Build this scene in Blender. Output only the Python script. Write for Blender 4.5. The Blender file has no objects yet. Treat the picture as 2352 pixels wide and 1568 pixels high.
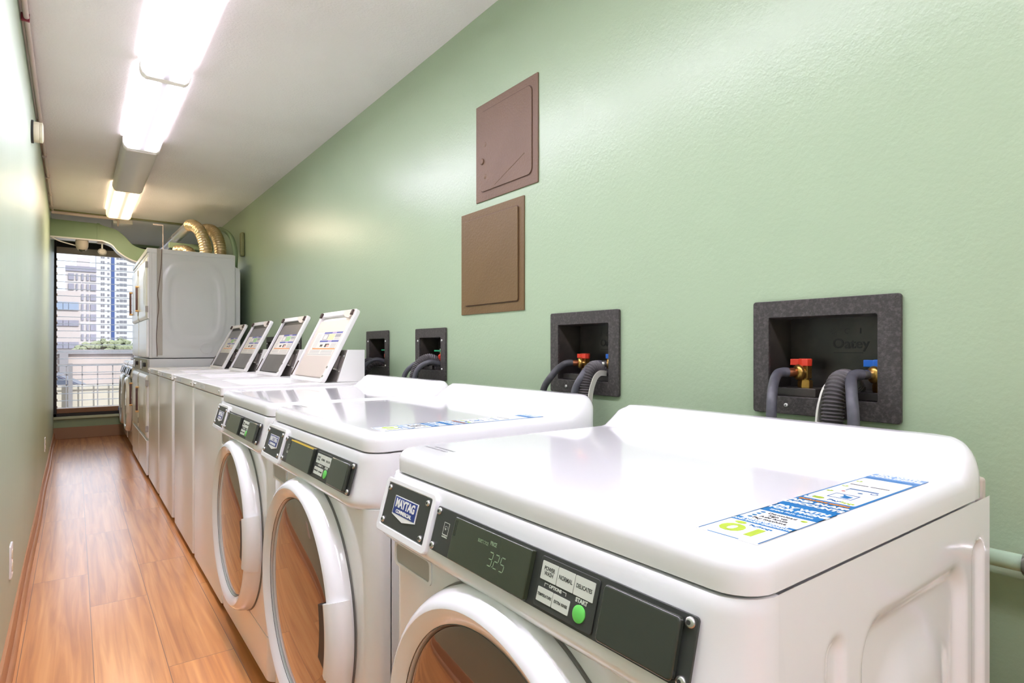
import bpy, bmesh, math, random
from mathutils import Vector, Matrix
random.seed(7)
PI = math.pi
sc = bpy.context.scene
C = sc.collection

# ------------------------------------------------------------------ camera
F_PX, YAW, CAM_H = 1350.0, math.atan(1004 / 1350.0), 1.06
cd = bpy.data.cameras.new('camera')
cam = bpy.data.objects.new('camera', cd); C.objects.link(cam)
cd.sensor_fit = 'HORIZONTAL'; cd.sensor_width = 36.0
cd.lens = F_PX / 2352 * 36.0
cd.shift_y = 15 / 2352
cd.clip_start = 0.02; cd.clip_end = 2000
cam.location = (0, 0, CAM_H)
cam.rotation_euler = (PI / 2, 0, -YAW)
sc.camera = cam
# ------------------------------------------------------------------ view
sc.view_settings.view_transform = 'Standard'
sc.view_settings.look = 'None'
sc.view_settings.exposure = 2.24
sc.view_settings.gamma = 1.0
sc.view_settings.use_curve_mapping = False
# ------------------------------------------------------------------ sky and sun
w = bpy.data.worlds.new('sky'); sc.world = w; w.use_nodes = True
wn = w.node_tree; wn.nodes.clear()
out = wn.nodes.new('ShaderNodeOutputWorld'); bg = wn.nodes.new('ShaderNodeBackground')
sky = wn.nodes.new('ShaderNodeTexSky'); sky.sky_type = 'HOSEK_WILKIE'
sky.sun_direction = (0.35, -0.65, 0.67); sky.turbidity = 4.0; sky.ground_albedo = 0.4
mixc = wn.nodes.new('ShaderNodeMix'); mixc.data_type = 'RGBA'; mixc.inputs[0].default_value = 0.45
mixc.inputs[7].default_value = (0.95, 0.97, 1.0, 1)
wn.links.new(sky.outputs[0], mixc.inputs[6]); wn.links.new(mixc.outputs[2], bg.inputs[0])
bg.inputs[1].default_value = 0.95
wn.links.new(bg.outputs[0], out.inputs[0])
sd = bpy.data.lights.new('sun', 'SUN'); sd.energy = 1.6; sd.angle = 0.05; sd.color = (1, .96, .9)
so = bpy.data.objects.new('sun', sd); C.objects.link(so)
so.rotation_euler = Vector((-0.35, 0.65, -0.67)).to_track_quat('-Z', 'Y').to_euler()
LAMP = 13.0          # radiance of the lit ceiling light lenses

# ------------------------------------------------------------------ materials
def lin(h):
    if isinstance(h, str):
        h = h.lstrip('#'); c = [int(h[i:i + 2], 16) / 255 for i in (0, 2, 4)]
    else:
        c = [v / 255 for v in h]
    return tuple((v / 12.92 if v <= .04045 else ((v + .055) / 1.055) ** 2.4) for v in c) + (1,)

def mat(name, col, rough=.5, metal=0., coat=0., spec=.5, noise=None, bump=None, emit=None):
    """noise=(colour2, scale, amount[, stretch])  bump=(scale, strength, distance)"""
    m = bpy.data.materials.new(name); m.use_nodes = True
    nt = m.node_tree; b = nt.nodes['Principled BSDF']
    c = lin(col)
    b.inputs['Base Color'].default_value = c
    b.inputs['Roughness'].default_value = rough
    b.inputs['Metallic'].default_value = metal
    b.inputs['Coat Weight'].default_value = coat
    b.inputs['Coat Roughness'].default_value = .04
    b.inputs['Specular IOR Level'].default_value = spec
    tc = nt.nodes.new('ShaderNodeTexCoord')
    if noise:
        n = nt.nodes.new('ShaderNodeTexNoise'); n.inputs['Scale'].default_value = noise[1]
        n.inputs['Detail'].default_value = 6
        mp = nt.nodes.new('ShaderNodeMapping')
        if len(noise) > 3: mp.inputs['Scale'].default_value = noise[3]
        nt.links.new(tc.outputs['Object'], mp.inputs[0]); nt.links.new(mp.outputs[0], n.inputs['Vector'])
        r = nt.nodes.new('ShaderNodeMapRange')
        r.inputs[1].default_value = .45; r.inputs[2].default_value = .75
        r.inputs[4].default_value = noise[2]
        nt.links.new(n.outputs[0], r.inputs[0])
        x = nt.nodes.new('ShaderNodeMix'); x.data_type = 'RGBA'
        x.inputs[6].default_value = c; x.inputs[7].default_value = lin(noise[0])
        nt.links.new(r.outputs[0], x.inputs[0]); nt.links.new(x.outputs[2], b.inputs['Base Color'])
    if bump:
        n = nt.nodes.new('ShaderNodeTexNoise'); n.inputs['Scale'].default_value = bump[0]
        n.inputs['Detail'].default_value = 3
        mq = nt.nodes.new('ShaderNodeMapping')
        if len(bump) > 3: mq.inputs['Scale'].default_value = bump[3]
        nt.links.new(tc.outputs['Object'], mq.inputs[0]); nt.links.new(mq.outputs[0], n.inputs['Vector'])
        bp = nt.nodes.new('ShaderNodeBump'); bp.inputs['Strength'].default_value = bump[1]
        bp.inputs['Distance'].default_value = bump[2]
        nt.links.new(n.outputs[0], bp.inputs['Height']); nt.links.new(bp.outputs[0], b.inputs['Normal'])
    if emit:
        b.inputs['Emission Color'].default_value = lin(emit[0]); b.inputs['Emission Strength'].default_value = emit[1]
    return m

M = {}
M['wall'] = mat('green_wall_paint', (162, 181, 149), .30, spec=.55, noise=((154, 175, 143), 1.3, .5), bump=(110, .22, .003))
M['wall_left'] = mat('green_gloss_wall_paint', (186, 202, 178), .42, spec=.4, noise=((174, 192, 165), 1.1, .6), bump=(22, .5, .004, (1, 1, .12)))
M['wall_green'] = mat('plain_green_paint', (152, 172, 138), .45)
M['duct'] = mat('green_duct_paint', (138, 162, 126), .45, noise=((124, 148, 112), 3, .5))
M['ceiling'] = mat('ceiling_plaster', (244, 240, 238), .7, spec=.3, noise=((226, 219, 216), .9, .6), bump=(110, .4, .004))
M['white'] = mat('white_enamel', (246, 245, 245), .12, coat=.6, spec=.5)
M['white_plastic'] = mat('white_plastic', (238, 236, 232), .25, coat=.2)
M['steel_white'] = mat('grey_white_enamel', (218, 219, 216), .3, coat=.2, noise=((210, 211, 206), 2, .5))
M['glossfront'] = mat('gloss_white_front', (250, 250, 251), .24, coat=.12, spec=.4)
M['cream'] = mat('cream_plastic', (208, 196, 182), .35)
M['charcoal'] = mat('charcoal_panel', (58, 60, 56), .42, bump=(900, .12, .001))
M['charcoal_gloss'] = mat('charcoal_gloss', (52, 56, 48), .12, coat=.4)
M['lcd'] = mat('display_window', (54, 60, 44), .08, coat=.6)
M['lcd_seg'] = mat('display_segments', (134, 156, 122), .5)
M['keys'] = mat('pale_keys', (206, 210, 196), .45)
M['ink'] = mat('dark_ink', (45, 46, 44), .5)
M['grey_ink'] = mat('grey_ink', (150, 150, 150), .5)
M['green_btn'] = mat('green_button', (110, 215, 96), .3)
M['silver'] = mat('silver', (200, 198, 192), .25, metal=.9)
M['badge_blue'] = mat('badge_blue', (34, 56, 130), .3)
M['badge_white'] = mat('badge_white', (235, 235, 228), .35)
M['rubber_and_shade'] = mat('dark_rubber_and_gap_shade', (38, 38, 38), .5)  # dark rubber parts, also the painted shade of the door-handle gap
M['slot'] = mat('slot_grey', (176, 172, 164), .5); M['gap_shade'] = mat('grey_gap_shade', (120, 118, 116), .5)
M['blackplastic'] = mat('black_outlet_plastic', (56, 52, 50), .42, noise=((120, 114, 110), 160, .35), bump=(300, .35, .002))
M['blackinner'] = mat('black_outlet_inside', (46, 42, 39), .3, noise=((92, 86, 76), 9, .7))
M['brass'] = mat('brass', (190, 150, 78), .28, metal=.9, noise=((140, 96, 52), 60, .6))
M['copper'] = mat('copper', (150, 92, 60), .35, metal=.8)
M['red'] = mat('red_handle', (214, 62, 40), .35)
M['blue'] = mat('blue_handle', (28, 98, 186), .35)
M['rubber'] = mat('grey_rubber_hose', (78, 78, 84), .45, noise=((100, 100, 106), 60, .5))
M['rubber_dark'] = mat('dark_rubber_hose', (60, 60, 62), .5, noise=((92, 92, 94), 50, .5))
M['corrugated'] = mat('corrugated_hose', (84, 80, 80), .4)
M['guide'] = mat('hose_guide', (196, 196, 182), .5)
M['access_up'] = mat('brown_access_paint', (110, 84, 62), .5, noise=((102, 77, 55), 4, .6), bump=(140, .4, .003))
M['access_lo'] = mat('olive_brown_access_paint', (106, 82, 46), .5, noise=((97, 74, 40), 4, .6), bump=(140, .4, .003))
M['foil'] = mat('foil_duct', (205, 186, 150), .28, metal=.85, noise=((170, 140, 96), 12, .6), bump=(60, .5, .01))  # silver foil with the yellow lamp light put into its colour
M['galv'] = mat('galvanised_duct', (196, 196, 200), .3, metal=.85)
M['strip'] = mat('olive_trim', (140, 140, 96), .5)
M['conduit'] = mat('pale_conduit', (205, 188, 178), .4)
M['black_frame'] = mat('black_window_frame', (32, 28, 26), .45)
M['baseboard'] = mat('brown_baseboard', (188, 134, 92), .4, noise=((170, 118, 78), 10, .6, (6, .6, 6)))
M['baseboard_far'] = mat('taupe_baseboard', (160, 124, 96), .45)
M['brown_handle'] = mat('brown_handle_bar', (98, 70, 66), .35)
M['gold_end'] = mat('gold_end', (220, 178, 120), .4)
M['darkgrey'] = mat('dark_grey_lid', (92, 88, 84), .3, noise=((116, 112, 108), 5, .6))
M['gunmetal'] = mat('meter_face_metal', (150, 142, 136), .34, metal=.5, noise=((84, 76, 72), 7, .7))
M['paper'] = mat('label_paper', (222, 218, 206), .45)
M['lab_blue'] = mat('label_blue', (70, 84, 160), .45)
M['lab_green'] = mat('label_green', (150, 196, 130), .45)
M['lab_orange'] = mat('label_orange', (224, 138, 50), .45)
M['lab_yellow'] = mat('label_yellow', (236, 228, 160), .45)
M['lab_skin'] = mat('label_skin', (220, 178, 160), .45)
M['lab_lilac'] = mat('label_lilac', (176, 160, 200), .45)
M['st_blue'] = mat('sticker_blue', (8, 112, 176), .35)
M['st_dark'] = mat('sticker_dark_blue', (12, 92, 150), .35)
M['st_light'] = mat('sticker_light_blue', (118, 158, 204), .35)
M['st_white'] = mat('sticker_white', (244, 246, 246), .35)
M['lime'] = mat('sticker_lime', (172, 196, 48), .35)
M['tan_seal'] = mat('seam_sealant', (186, 180, 168), .7, bump=(120, .8, .004))
M['brown_cord'] = mat('brown_cord', (92, 66, 52), .6)
M['brownwood'] = mat('old_wood', (120, 88, 66), .6)
M['yellow'] = mat('yellow_tape', (236, 200, 60), .4)
M['alarm'] = mat('ivory_plastic', (222, 214, 184), .4)
M['redtape'] = mat('dark_red_tape', (132, 46, 60), .4)

def mat_floor():
    m = bpy.data.materials.new('wood_plank_floor'); m.use_nodes = True
    nt = m.node_tree; b = nt.nodes['Principled BSDF']; L = nt.links
    tc = nt.nodes.new('ShaderNodeTexCoord')
    sep = nt.nodes.new('ShaderNodeSeparateXYZ'); L.new(tc.outputs['Object'], sep.inputs[0])
    cmb = nt.nodes.new('ShaderNodeCombineXYZ'); L.new(sep.outputs[1], cmb.inputs[0]); L.new(sep.outputs[0], cmb.inputs[1])
    add = nt.nodes.new('ShaderNodeVectorMath'); add.inputs[1].default_value = (0.05, 1.15, 0); L.new(cmb.outputs[0], add.inputs[0])
    br = nt.nodes.new('ShaderNodeTexBrick'); L.new(add.outputs[0], br.inputs['Vector'])
    br.inputs['Scale'].default_value = 1; br.inputs['Mortar Size'].default_value = .0012
    br.inputs['Brick Width'].default_value = 1.15; br.inputs['Row Height'].default_value = .2
    br.offset = .38; br.inputs['Bias'].default_value = 0
    br.inputs['Color1'].default_value = (0, 0, 0, 1); br.inputs['Color2'].default_value = (1, 1, 1, 1); br.inputs['Mortar'].default_value = (.5, .5, .5, 1)
    # per plank offset of the grain
    sc1 = nt.nodes.new('ShaderNodeVectorMath'); sc1.operation = 'SCALE'; sc1.inputs[3].default_value = 9
    L.new(br.outputs['Color'], sc1.inputs[0])
    ad2 = nt.nodes.new('ShaderNodeVectorMath'); L.new(cmb.outputs[0], ad2.inputs[0]); L.new(sc1.outputs[0], ad2.inputs[1])
    mp = nt.nodes.new('ShaderNodeMapping'); mp.inputs['Scale'].default_value = (.7, 17, 1); L.new(ad2.outputs[0], mp.inputs[0])
    n1 = nt.nodes.new('ShaderNodeTexNoise'); n1.inputs['Scale'].default_value = 2.0; n1.inputs['Detail'].default_value = 8; n1.inputs['Distortion'].default_value = .7
    L.new(mp.outputs[0], n1.inputs['Vector'])
    ramp = nt.nodes.new('ShaderNodeValToRGB'); L.new(n1.outputs[0], ramp.inputs[0])
    e = ramp.color_ramp.elements
    e[0].position = .28; e[0].color = lin((184, 112, 58)); e[1].position = .72; e[1].color = lin((236, 168, 100))
    k = ramp.color_ramp.elements.new(.5); k.color = lin((216, 144, 78))
    hs = nt.nodes.new('ShaderNodeHueSaturation'); L.new(ramp.outputs[0], hs.inputs['Color'])
    mr = nt.nodes.new('ShaderNodeMapRange'); mr.inputs[3].default_value = .93; mr.inputs[4].default_value = 1.08
    L.new(br.outputs['Color'], mr.inputs[0]); L.new(mr.outputs[0], hs.inputs['Value'])
    mx = nt.nodes.new('ShaderNodeMix'); mx.data_type = 'RGBA'; L.new(br.outputs['Fac'], mx.inputs[0])
    L.new(hs.outputs[0], mx.inputs[6]); mx.inputs[7].default_value = lin((130, 84, 54))
    L.new(mx.outputs[2], b.inputs['Base Color'])
    b.inputs['Roughness'].default_value = .3; b.inputs['Coat Weight'].default_value = .8; b.inputs['Coat Roughness'].default_value = .2
    bp = nt.nodes.new('ShaderNodeBump'); bp.inputs['Strength'].default_value = .25; bp.inputs['Distance'].default_value = .002
    L.new(n1.outputs[0], bp.inputs['Height']); L.new(bp.outputs[0], b.inputs['Normal'])
    return m
M['floor'] = mat_floor()

def mat_glassdoor(name, tint, metal=.55):
    m = mat(name, tint, .03, metal=metal, coat=1.0, spec=1.0)
    return m
M['doorglass'] = mat_glassdoor('tinted_door_glass', (120, 92, 76))

def mat_pane():
    m = bpy.data.materials.new('window_glass'); m.use_nodes = True
    nt = m.node_tree; nt.nodes.clear()
    o = nt.nodes.new('ShaderNodeOutputMaterial'); t = nt.nodes.new('ShaderNodeBsdfTransparent'); g = nt.nodes.new('ShaderNodeBsdfGlossy')
    t.inputs[0].default_value = (.93, .95, .97, 1); g.inputs['Roughness'].default_value = .03
    f = nt.nodes.new('ShaderNodeFresnel'); f.inputs[0].default_value = 1.45
    x = nt.nodes.new('ShaderNodeMixShader')
    nt.links.new(f.outputs[0], x.inputs[0]); nt.links.new(t.outputs[0], x.inputs[1]); nt.links.new(g.outputs[0], x.inputs[2]); nt.links.new(x.outputs[0], o.inputs[0])
    return m
M['pane'] = mat_pane()
def mat_edge():
    m = mat('glass_edge_glow', (236, 240, 240), .4); nt = m.node_tree; o = nt.nodes['Material Output']; b = nt.nodes['Principled BSDF']  # white edge stands in for light refracted along the glass
    t = nt.nodes.new('ShaderNodeBsdfTranslucent'); t.inputs[0].default_value = (.95, .97, 1, 1); x = nt.nodes.new('ShaderNodeMixShader'); x.inputs[0].default_value = .7
    nt.links.new(b.outputs[0], x.inputs[1]); nt.links.new(t.outputs[0], x.inputs[2]); nt.links.new(x.outputs[0], o.inputs[0]); return m
M['pane_edge'] = mat_edge()

def mat_lens(name, warm, strength):
    m = bpy.data.materials.new(name); m.use_nodes = True
    nt = m.node_tree; b = nt.nodes['Principled BSDF']; L = nt.links
    b.inputs['Base Color'].default_value = lin((180, 174, 164)); b.inputs['Roughness'].default_value = .35
    tc = nt.nodes.new('ShaderNodeTexCoord'); sp = nt.nodes.new('ShaderNodeSeparateXYZ'); L.new(tc.outputs['Object'], sp.inputs[0])
    ab = nt.nodes.new('ShaderNodeMath'); ab.operation = 'ABSOLUTE'; L.new(sp.outputs[0], ab.inputs[0])
    sb = nt.nodes.new('ShaderNodeMath'); sb.operation = 'SUBTRACT'; sb.inputs[1].default_value = .048; L.new(ab.outputs[0], sb.inputs[0])
    a2 = nt.nodes.new('ShaderNodeMath'); a2.operation = 'ABSOLUTE'; L.new(sb.outputs[0], a2.inputs[0])
    mr = nt.nodes.new('ShaderNodeMapRange'); mr.interpolation_type = 'SMOOTHSTEP'
    mr.inputs[1].default_value = .001; mr.inputs[2].default_value = .043; mr.inputs[3].default_value = 1.0; mr.inputs[4].default_value = .19
    L.new(a2.outputs[0], mr.inputs[0])
    # towards the tube ends the lens gets dimmer
    ay = nt.nodes.new('ShaderNodeMath'); ay.operation = 'ABSOLUTE'; L.new(sp.outputs[1], ay.inputs[0])
    m2 = nt.nodes.new('ShaderNodeMapRange'); m2.interpolation_type = 'SMOOTHSTEP'
    m2.inputs[1].default_value = .50; m2.inputs[2].default_value = .60; m2.inputs[3].default_value = 1.0; m2.inputs[4].default_value = .12
    L.new(ay.outputs[0], m2.inputs[0])
    pw = nt.nodes.new('ShaderNodeMath'); pw.operation = 'POWER'; pw.inputs[1].default_value = 2.6; L.new(mr.outputs[0], pw.inputs[0])
    mu = nt.nodes.new('ShaderNodeMath'); mu.operation = 'MULTIPLY'; L.new(pw.outputs[0], mu.inputs[0]); L.new(m2.outputs[0], mu.inputs[1])
    # the sloping sides of the wraparound lens spread light over the ceiling
    gs = nt.nodes.new('ShaderNodeSeparateXYZ'); L.new(tc.outputs['Normal'], gs.inputs[0])
    gx = nt.nodes.new('ShaderNodeMath'); gx.operation = 'ABSOLUTE'; L.new(gs.outputs[0], gx.inputs[0])
    gm = nt.nodes.new('ShaderNodeMapRange'); gm.inputs[1].default_value = .5; gm.inputs[2].default_value = .9; gm.inputs[4].default_value = .022; L.new(gx.outputs[0], gm.inputs[0])
    mxx = nt.nodes.new('ShaderNodeMath'); mxx.operation = 'MAXIMUM'; L.new(mu.outputs[0], mxx.inputs[0]); L.new(gm.outputs[0], mxx.inputs[1])
    m3 = nt.nodes.new('ShaderNodeMath'); m3.operation = 'MULTIPLY'; m3.inputs[1].default_value = strength; L.new(mxx.outputs[0], m3.inputs[0])
    b.inputs['Emission Color'].default_value = warm; L.new(m3.outputs[0], b.inputs['Emission Strength'])
    return m
M['lens'] = mat_lens('lit_lens', (.95, .885, 1.10, 1), LAMP)
M['lens_warm'] = mat_lens('lit_warm_lens', (1, .80, .58, 1), LAMP * .95)
M['lens_off'] = mat('unlit_lens', (205, 200, 196), .35, bump=(400, .2, .001))
M['end_lit'] = mat('lit_end_plastic', (226, 220, 212), .35, emit=((255, 248, 240), .04))
M['end_warm'] = mat('warm_lit_end_plastic', (226, 220, 212), .35, emit=((255, 214, 150), .25))
M['lens_end'] = mat('lens_end_plastic', (226, 220, 212), .35)

# ------------------------------------------------------------------ mesh builder
class MB:
    def __init__(s): s.v = []; s.f = []; s.m = []
    def add(s, vs, fs, mi=0, T=None):
        o = len(s.v)
        if T is not None: vs = [T @ Vector(v) for v in vs]
        s.v += [tuple(v) for v in vs]
        for f in fs: s.f.append([i + o for i in f]); s.m.append(mi)
        return s
    def box(s, x0, x1, y0, y1, z0, z1, mi=0, T=None):
        vs = [(x, y, z) for x in (x0, x1) for y in (y0, y1) for z in (z0, z1)]
        return s.add(vs, [(0, 1, 3, 2), (4, 6, 7, 5), (0, 4, 5, 1), (2, 3, 7, 6), (0, 2, 6, 4), (1, 5, 7, 3)], mi, T)
    def prism(s, pts, d0, d1, mi=0, T=None, caps=(True, True)):
        """outline (a,b) CCW extruded along third axis from d0 to d1"""
        n = len(pts)
        vs = [(a, b, d0) for a, b in pts] + [(a, b, d1) for a, b in pts]
        fs = [(i, (i + 1) % n, n + (i + 1) % n, n + i) for i in range(n)]
        if caps[0]: fs.append(tuple(range(n - 1, -1, -1)))
        if caps[1]: fs.append(tuple(range(n, 2 * n)))
        return s.add(vs, fs, mi, T)
    def loft(s, loops, mi=0, T=None, closed=True, cap0=False, cap1=False):
        n = len(loops[0]); vs = [p for l in loops for p in l]; fs = []
        for k in range(len(loops) - 1):
            for i in range(n if closed else n - 1):
                j = (i + 1) % n
                fs.append((k * n + i, k * n + j, (k + 1) * n + j, (k + 1) * n + i))
        if cap0: fs.append(tuple(range(n - 1, -1, -1)))
        if cap1: fs.append(tuple(range((len(loops) - 1) * n, len(loops) * n)))
        return s.add(vs, fs, mi, T)
    def ring(s, outer, inner, d0, d1, mi=0, T=None):
        """frame between two outlines with equal point count"""
        n = len(outer)
        vs = [(a, b, d0) for a, b in outer] + [(a, b, d1) for a, b in outer] + [(a, b, d1) for a, b in inner] + [(a, b, d0) for a, b in inner]
        fs = []
        for i in range(n):
            j = (i + 1) % n
            for k in range(4):
                l = (k + 1) % 4
                fs.append((k * n + i, k * n + j, l * n + j, l * n + i))
        return s.add(vs, fs, mi, T)
    def tube(s, path, r, n=14, mi=0, caps=True, T=None):
        P = [Vector(p) for p in path]
        tan = []
        for i in range(len(P)):
            a = P[max(0, i - 1)]; b = P[min(len(P) - 1, i + 1)]; tan.append((b - a).normalized())
        up = Vector((0, 0, 1)) if abs(tan[0].z) < .9 else Vector((1, 0, 0))
        nrm = (up - tan[0] * up.dot(tan[0])).normalized(); loops = []
        for i, p in enumerate(P):
            nrm = (nrm - tan[i] * nrm.dot(tan[i])).normalized(); bi = tan[i].cross(nrm)
            rr = r[i] if isinstance(r, (list, tuple)) else r
            loops.append([p + (nrm * math.cos(2 * PI * k / n) + bi * math.sin(2 * PI * k / n)) * rr for k in range(n)])
        return s.loft(loops, mi, T, True, caps, caps)
    def lathe(s, prof, n=48, mi=0, T=None, a0=0, a1=2 * PI, cap=False):
        """prof: (radius, height) about local z"""
        full = abs(a1 - a0 - 2 * PI) < 1e-6
        st = n if full else n + 1
        loops = []
        for r, h in prof:
            loops.append([(r * math.cos(a0 + (a1 - a0) * k / n), r * math.sin(a0 + (a1 - a0) * k / n), h) for k in range(st)])
        s.loft(loops, mi, T, full, False, cap and full)
        if not full:   # close the two ends of the arc with caps
            for k in (0, st - 1):
                s.add([l[k] for l in loops], [tuple(range(len(loops)))], mi, T)
        return s
    def grid(s, fn, nu, nv, mi=0, T=None):
        vs = [fn(i / nu, j / nv) for i in range(nu + 1) for j in range(nv + 1)]
        fs = [(i * (nv + 1) + j, (i + 1) * (nv + 1) + j, (i + 1) * (nv + 1) + j + 1, i * (nv + 1) + j + 1) for i in range(nu) for j in range(nv)]
        return s.add(vs, fs, mi, T)
    def text(s, body, size, s0, t0, mi=0, T=None, bold=0.0, ext=.0002, h=0.0, sx=1.0, shear=0.0):
        cu = bpy.data.curves.new('t', 'FONT'); cu.body = body; cu.size = size; cu.align_x = 'CENTER'; cu.align_y = 'CENTER'
        cu.extrude = ext; cu.offset = bold; cu.resolution_u = 3; cu.space_line = .85; cu.shear = shear
        ob = bpy.data.objects.new('t', cu); C.objects.link(ob)
        dg = bpy.context.evaluated_depsgraph_get(); me = ob.evaluated_get(dg).to_mesh()
        vs = [(v.co.x * sx + s0, v.co.y + t0, v.co.z + h + ext) for v in me.vertices]; fs = [tuple(p.vertices) for p in me.polygons]
        ob.evaluated_get(dg).to_mesh_clear(); bpy.data.objects.remove(ob); bpy.data.curves.remove(cu)
        return s.add(vs, fs, mi, T)
    def build(s, name, mats, parent=None, bevel=0., seg=2, angle=40, smooth=True):
        me = bpy.data.meshes.new(name); me.from_pydata(s.v, [], s.f)
        if not isinstance(mats, (list, tuple)): mats = [mats]
        for m in mats: me.materials.append(M[m] if isinstance(m, str) else m)
        for p, mi in zip(me.polygons, s.m): p.material_index = mi
        bm = bmesh.new(); bm.from_mesh(me); bmesh.ops.recalc_face_normals(bm, faces=bm.faces); bm.to_mesh(me); bm.free()
        if smooth:
            me.polygons.foreach_set('use_smooth', [True] * len(me.polygons)); me.set_sharp_from_angle(angle=math.radians(angle))
        me.update()
        o = bpy.data.objects.new(name, me); C.objects.link(o)
        if parent: o.parent = parent
        if bevel:
            b = o.modifiers.new('bevel', 'BEVEL'); b.width = bevel; b.segments = seg; b.limit_method = 'ANGLE'; b.angle_limit = math.radians(35)
            b.harden_normals = True
        return o

def rrect(cx, cy, w, h, r, n=6):
    pts = []
    for (sx, sy, a) in ((1, 1, 0), (-1, 1, PI / 2), (-1, -1, PI), (1, -1, 3 * PI / 2)):
        ox, oy = cx + sx * (w / 2 - r), cy + sy * (h / 2 - r)
        for k in range(n + 1):
            t = a + PI / 2 * k / n; pts.append((ox + r * math.cos(t), oy + r * math.sin(t)))
    return pts
def rect(s0, s1, t0, t1): return [(s0, t0), (s1, t0), (s1, t1), (s0, t1)]
def frame(o, s, t, n):
    s, t, n = Vector(s).normalized(), Vector(t).normalized(), Vector(n).normalized()
    m = Matrix.Identity(4)
    for i in range(3): m[i][0], m[i][1], m[i][2], m[i][3] = s[i], t[i], n[i], o[i]
    return m
def spline(pts, n=10):
    P = [Vector(p) for p in pts]; P = [P[0] * 2 - P[1]] + P + [P[-1] * 2 - P[-2]]; o = []
    for i in range(1, len(P) - 2):
        for k in range(n):
            t = k / n; a, b, c, d = P[i - 1:i + 3]
            o.append(.5 * ((2 * b) + (c - a) * t + (2 * a - 5 * b + 4 * c - d) * t * t + (3 * b - a - 3 * c + d) * t ** 3))
    o.append(P[-2]); return o
def sstep(a, b, x):
    t = max(0, min(1, (x - a) / (b - a))); return t * t * (3 - 2 * t)
def tag(o, label, cat, group=None):
    o['label'] = label; o['category'] = cat
    if group: o['group'] = group
    return o
def thing(name, loc, label, cat, group=None):
    o = bpy.data.objects.new(name, None); C.objects.link(o); o.location = loc; o.empty_display_size = .1
    return tag(o, label, cat, group)
def struct(o): o['kind'] = 'structure'; return o
def copy_tree(o, parent=None):
    c = o.copy(); C.objects.link(c)
    if parent: c.parent = parent
    for ch in list(o.children): copy_tree(ch, c)
    return c
TYZ = lambda x: frame((x, 0, 0), (0, -1, 0), (0, 0, 1), (-1, 0, 0))      # s = -y, t = z, n = -x (faces the aisle)

# ================================================================== THE ROOM
XR, ZC, YF, YB = 1.25, 2.34, 8.6, -2.92
def plane_cells(xs, zs, holes):
    cells = []
    for i in range(len(xs) - 1):
        for j in range(len(zs) - 1):
            cx, cz = (xs[i] + xs[i + 1]) / 2, (zs[j] + zs[j + 1]) / 2
            if any(a < cx < b and c < cz < d for a, b, c, d in holes): continue
            cells.append((xs[i], xs[i + 1], zs[j], zs[j + 1]))
    return cells
# outlet boxes: (y centre, z centre, width, height, opening y0, y1, z0, z1)
BOXES = [(.5975, 1.040, .299, .247, .489, .7096, .955, 1.1266),
         (1.3095, 1.046, .299, .251, 1.201, 1.4216, .961, 1.133),
         (2.270, 1.034, .270, .224, 2.175, 2.365, .965, 1.105),
         (2.830, 1.036, .270, .224, 2.735, 2.925, .967, 1.107),
         (4.235, 1.036, .270, .224, 4.140, 4.330, .967, 1.107),
         (4.855, 1.036, .270, .224, 4.760, 4.950, .967, 1.107)]
holes = [(b[4] - .004, b[5] + .004, b[6] - .004, b[7] + .004) for b in BOXES]
ys = sorted({YB, YF} | {h[0] for h in holes} | {h[1] for h in holes}); zs = sorted({0, ZC} | {h[2] for h in holes} | {h[3] for h in holes})
b = MB()
for (a, c, d, e) in plane_cells(ys, zs, holes): b.box(XR, XR + .012, a, c, d, e)
struct(b.build('wall_right', 'wall', smooth=False))
b = MB()
def lw(u, v):
    y = YB + (YF - YB) * u; z = ZC * v; k = max(0, y) / YF
    return (-(.182 + .018 * k) * (1 - v) - (.155 + .035 * k) * v, y, z)
b.grid(lw, 10, 4); struct(b.build('wall_left', 'wall_left'))
struct(MB().box(-.4, 1.5, YB - .05, YB, 0, ZC).build('wall_back', 'ceiling', smooth=False))  # unseen wall, white chosen to bounce light onto the washer side
struct(MB().box(-.4, 1.5, YB, YF + .2, -.05, 0).build('floor', 'floor', smooth=False))
struct(MB().box(-.4, 1.5, YB, YF + .2, ZC, ZC + .05).build('ceiling', 'ceiling', smooth=False))
# far wall with the window opening
WX0, WX1, WZ0, WZ1 = -.20, 1.0, .265, 2.305
b = MB()
for (a, c, d, e) in plane_cells([-.4, WX0, WX1, 1.5], [0, WZ0, WZ1, ZC], [(WX0, WX1, WZ0, WZ1)]): b.box(a, c, YF, YF + .1, d, e)
struct(b.build('wall_far', 'wall_green', smooth=False))
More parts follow.
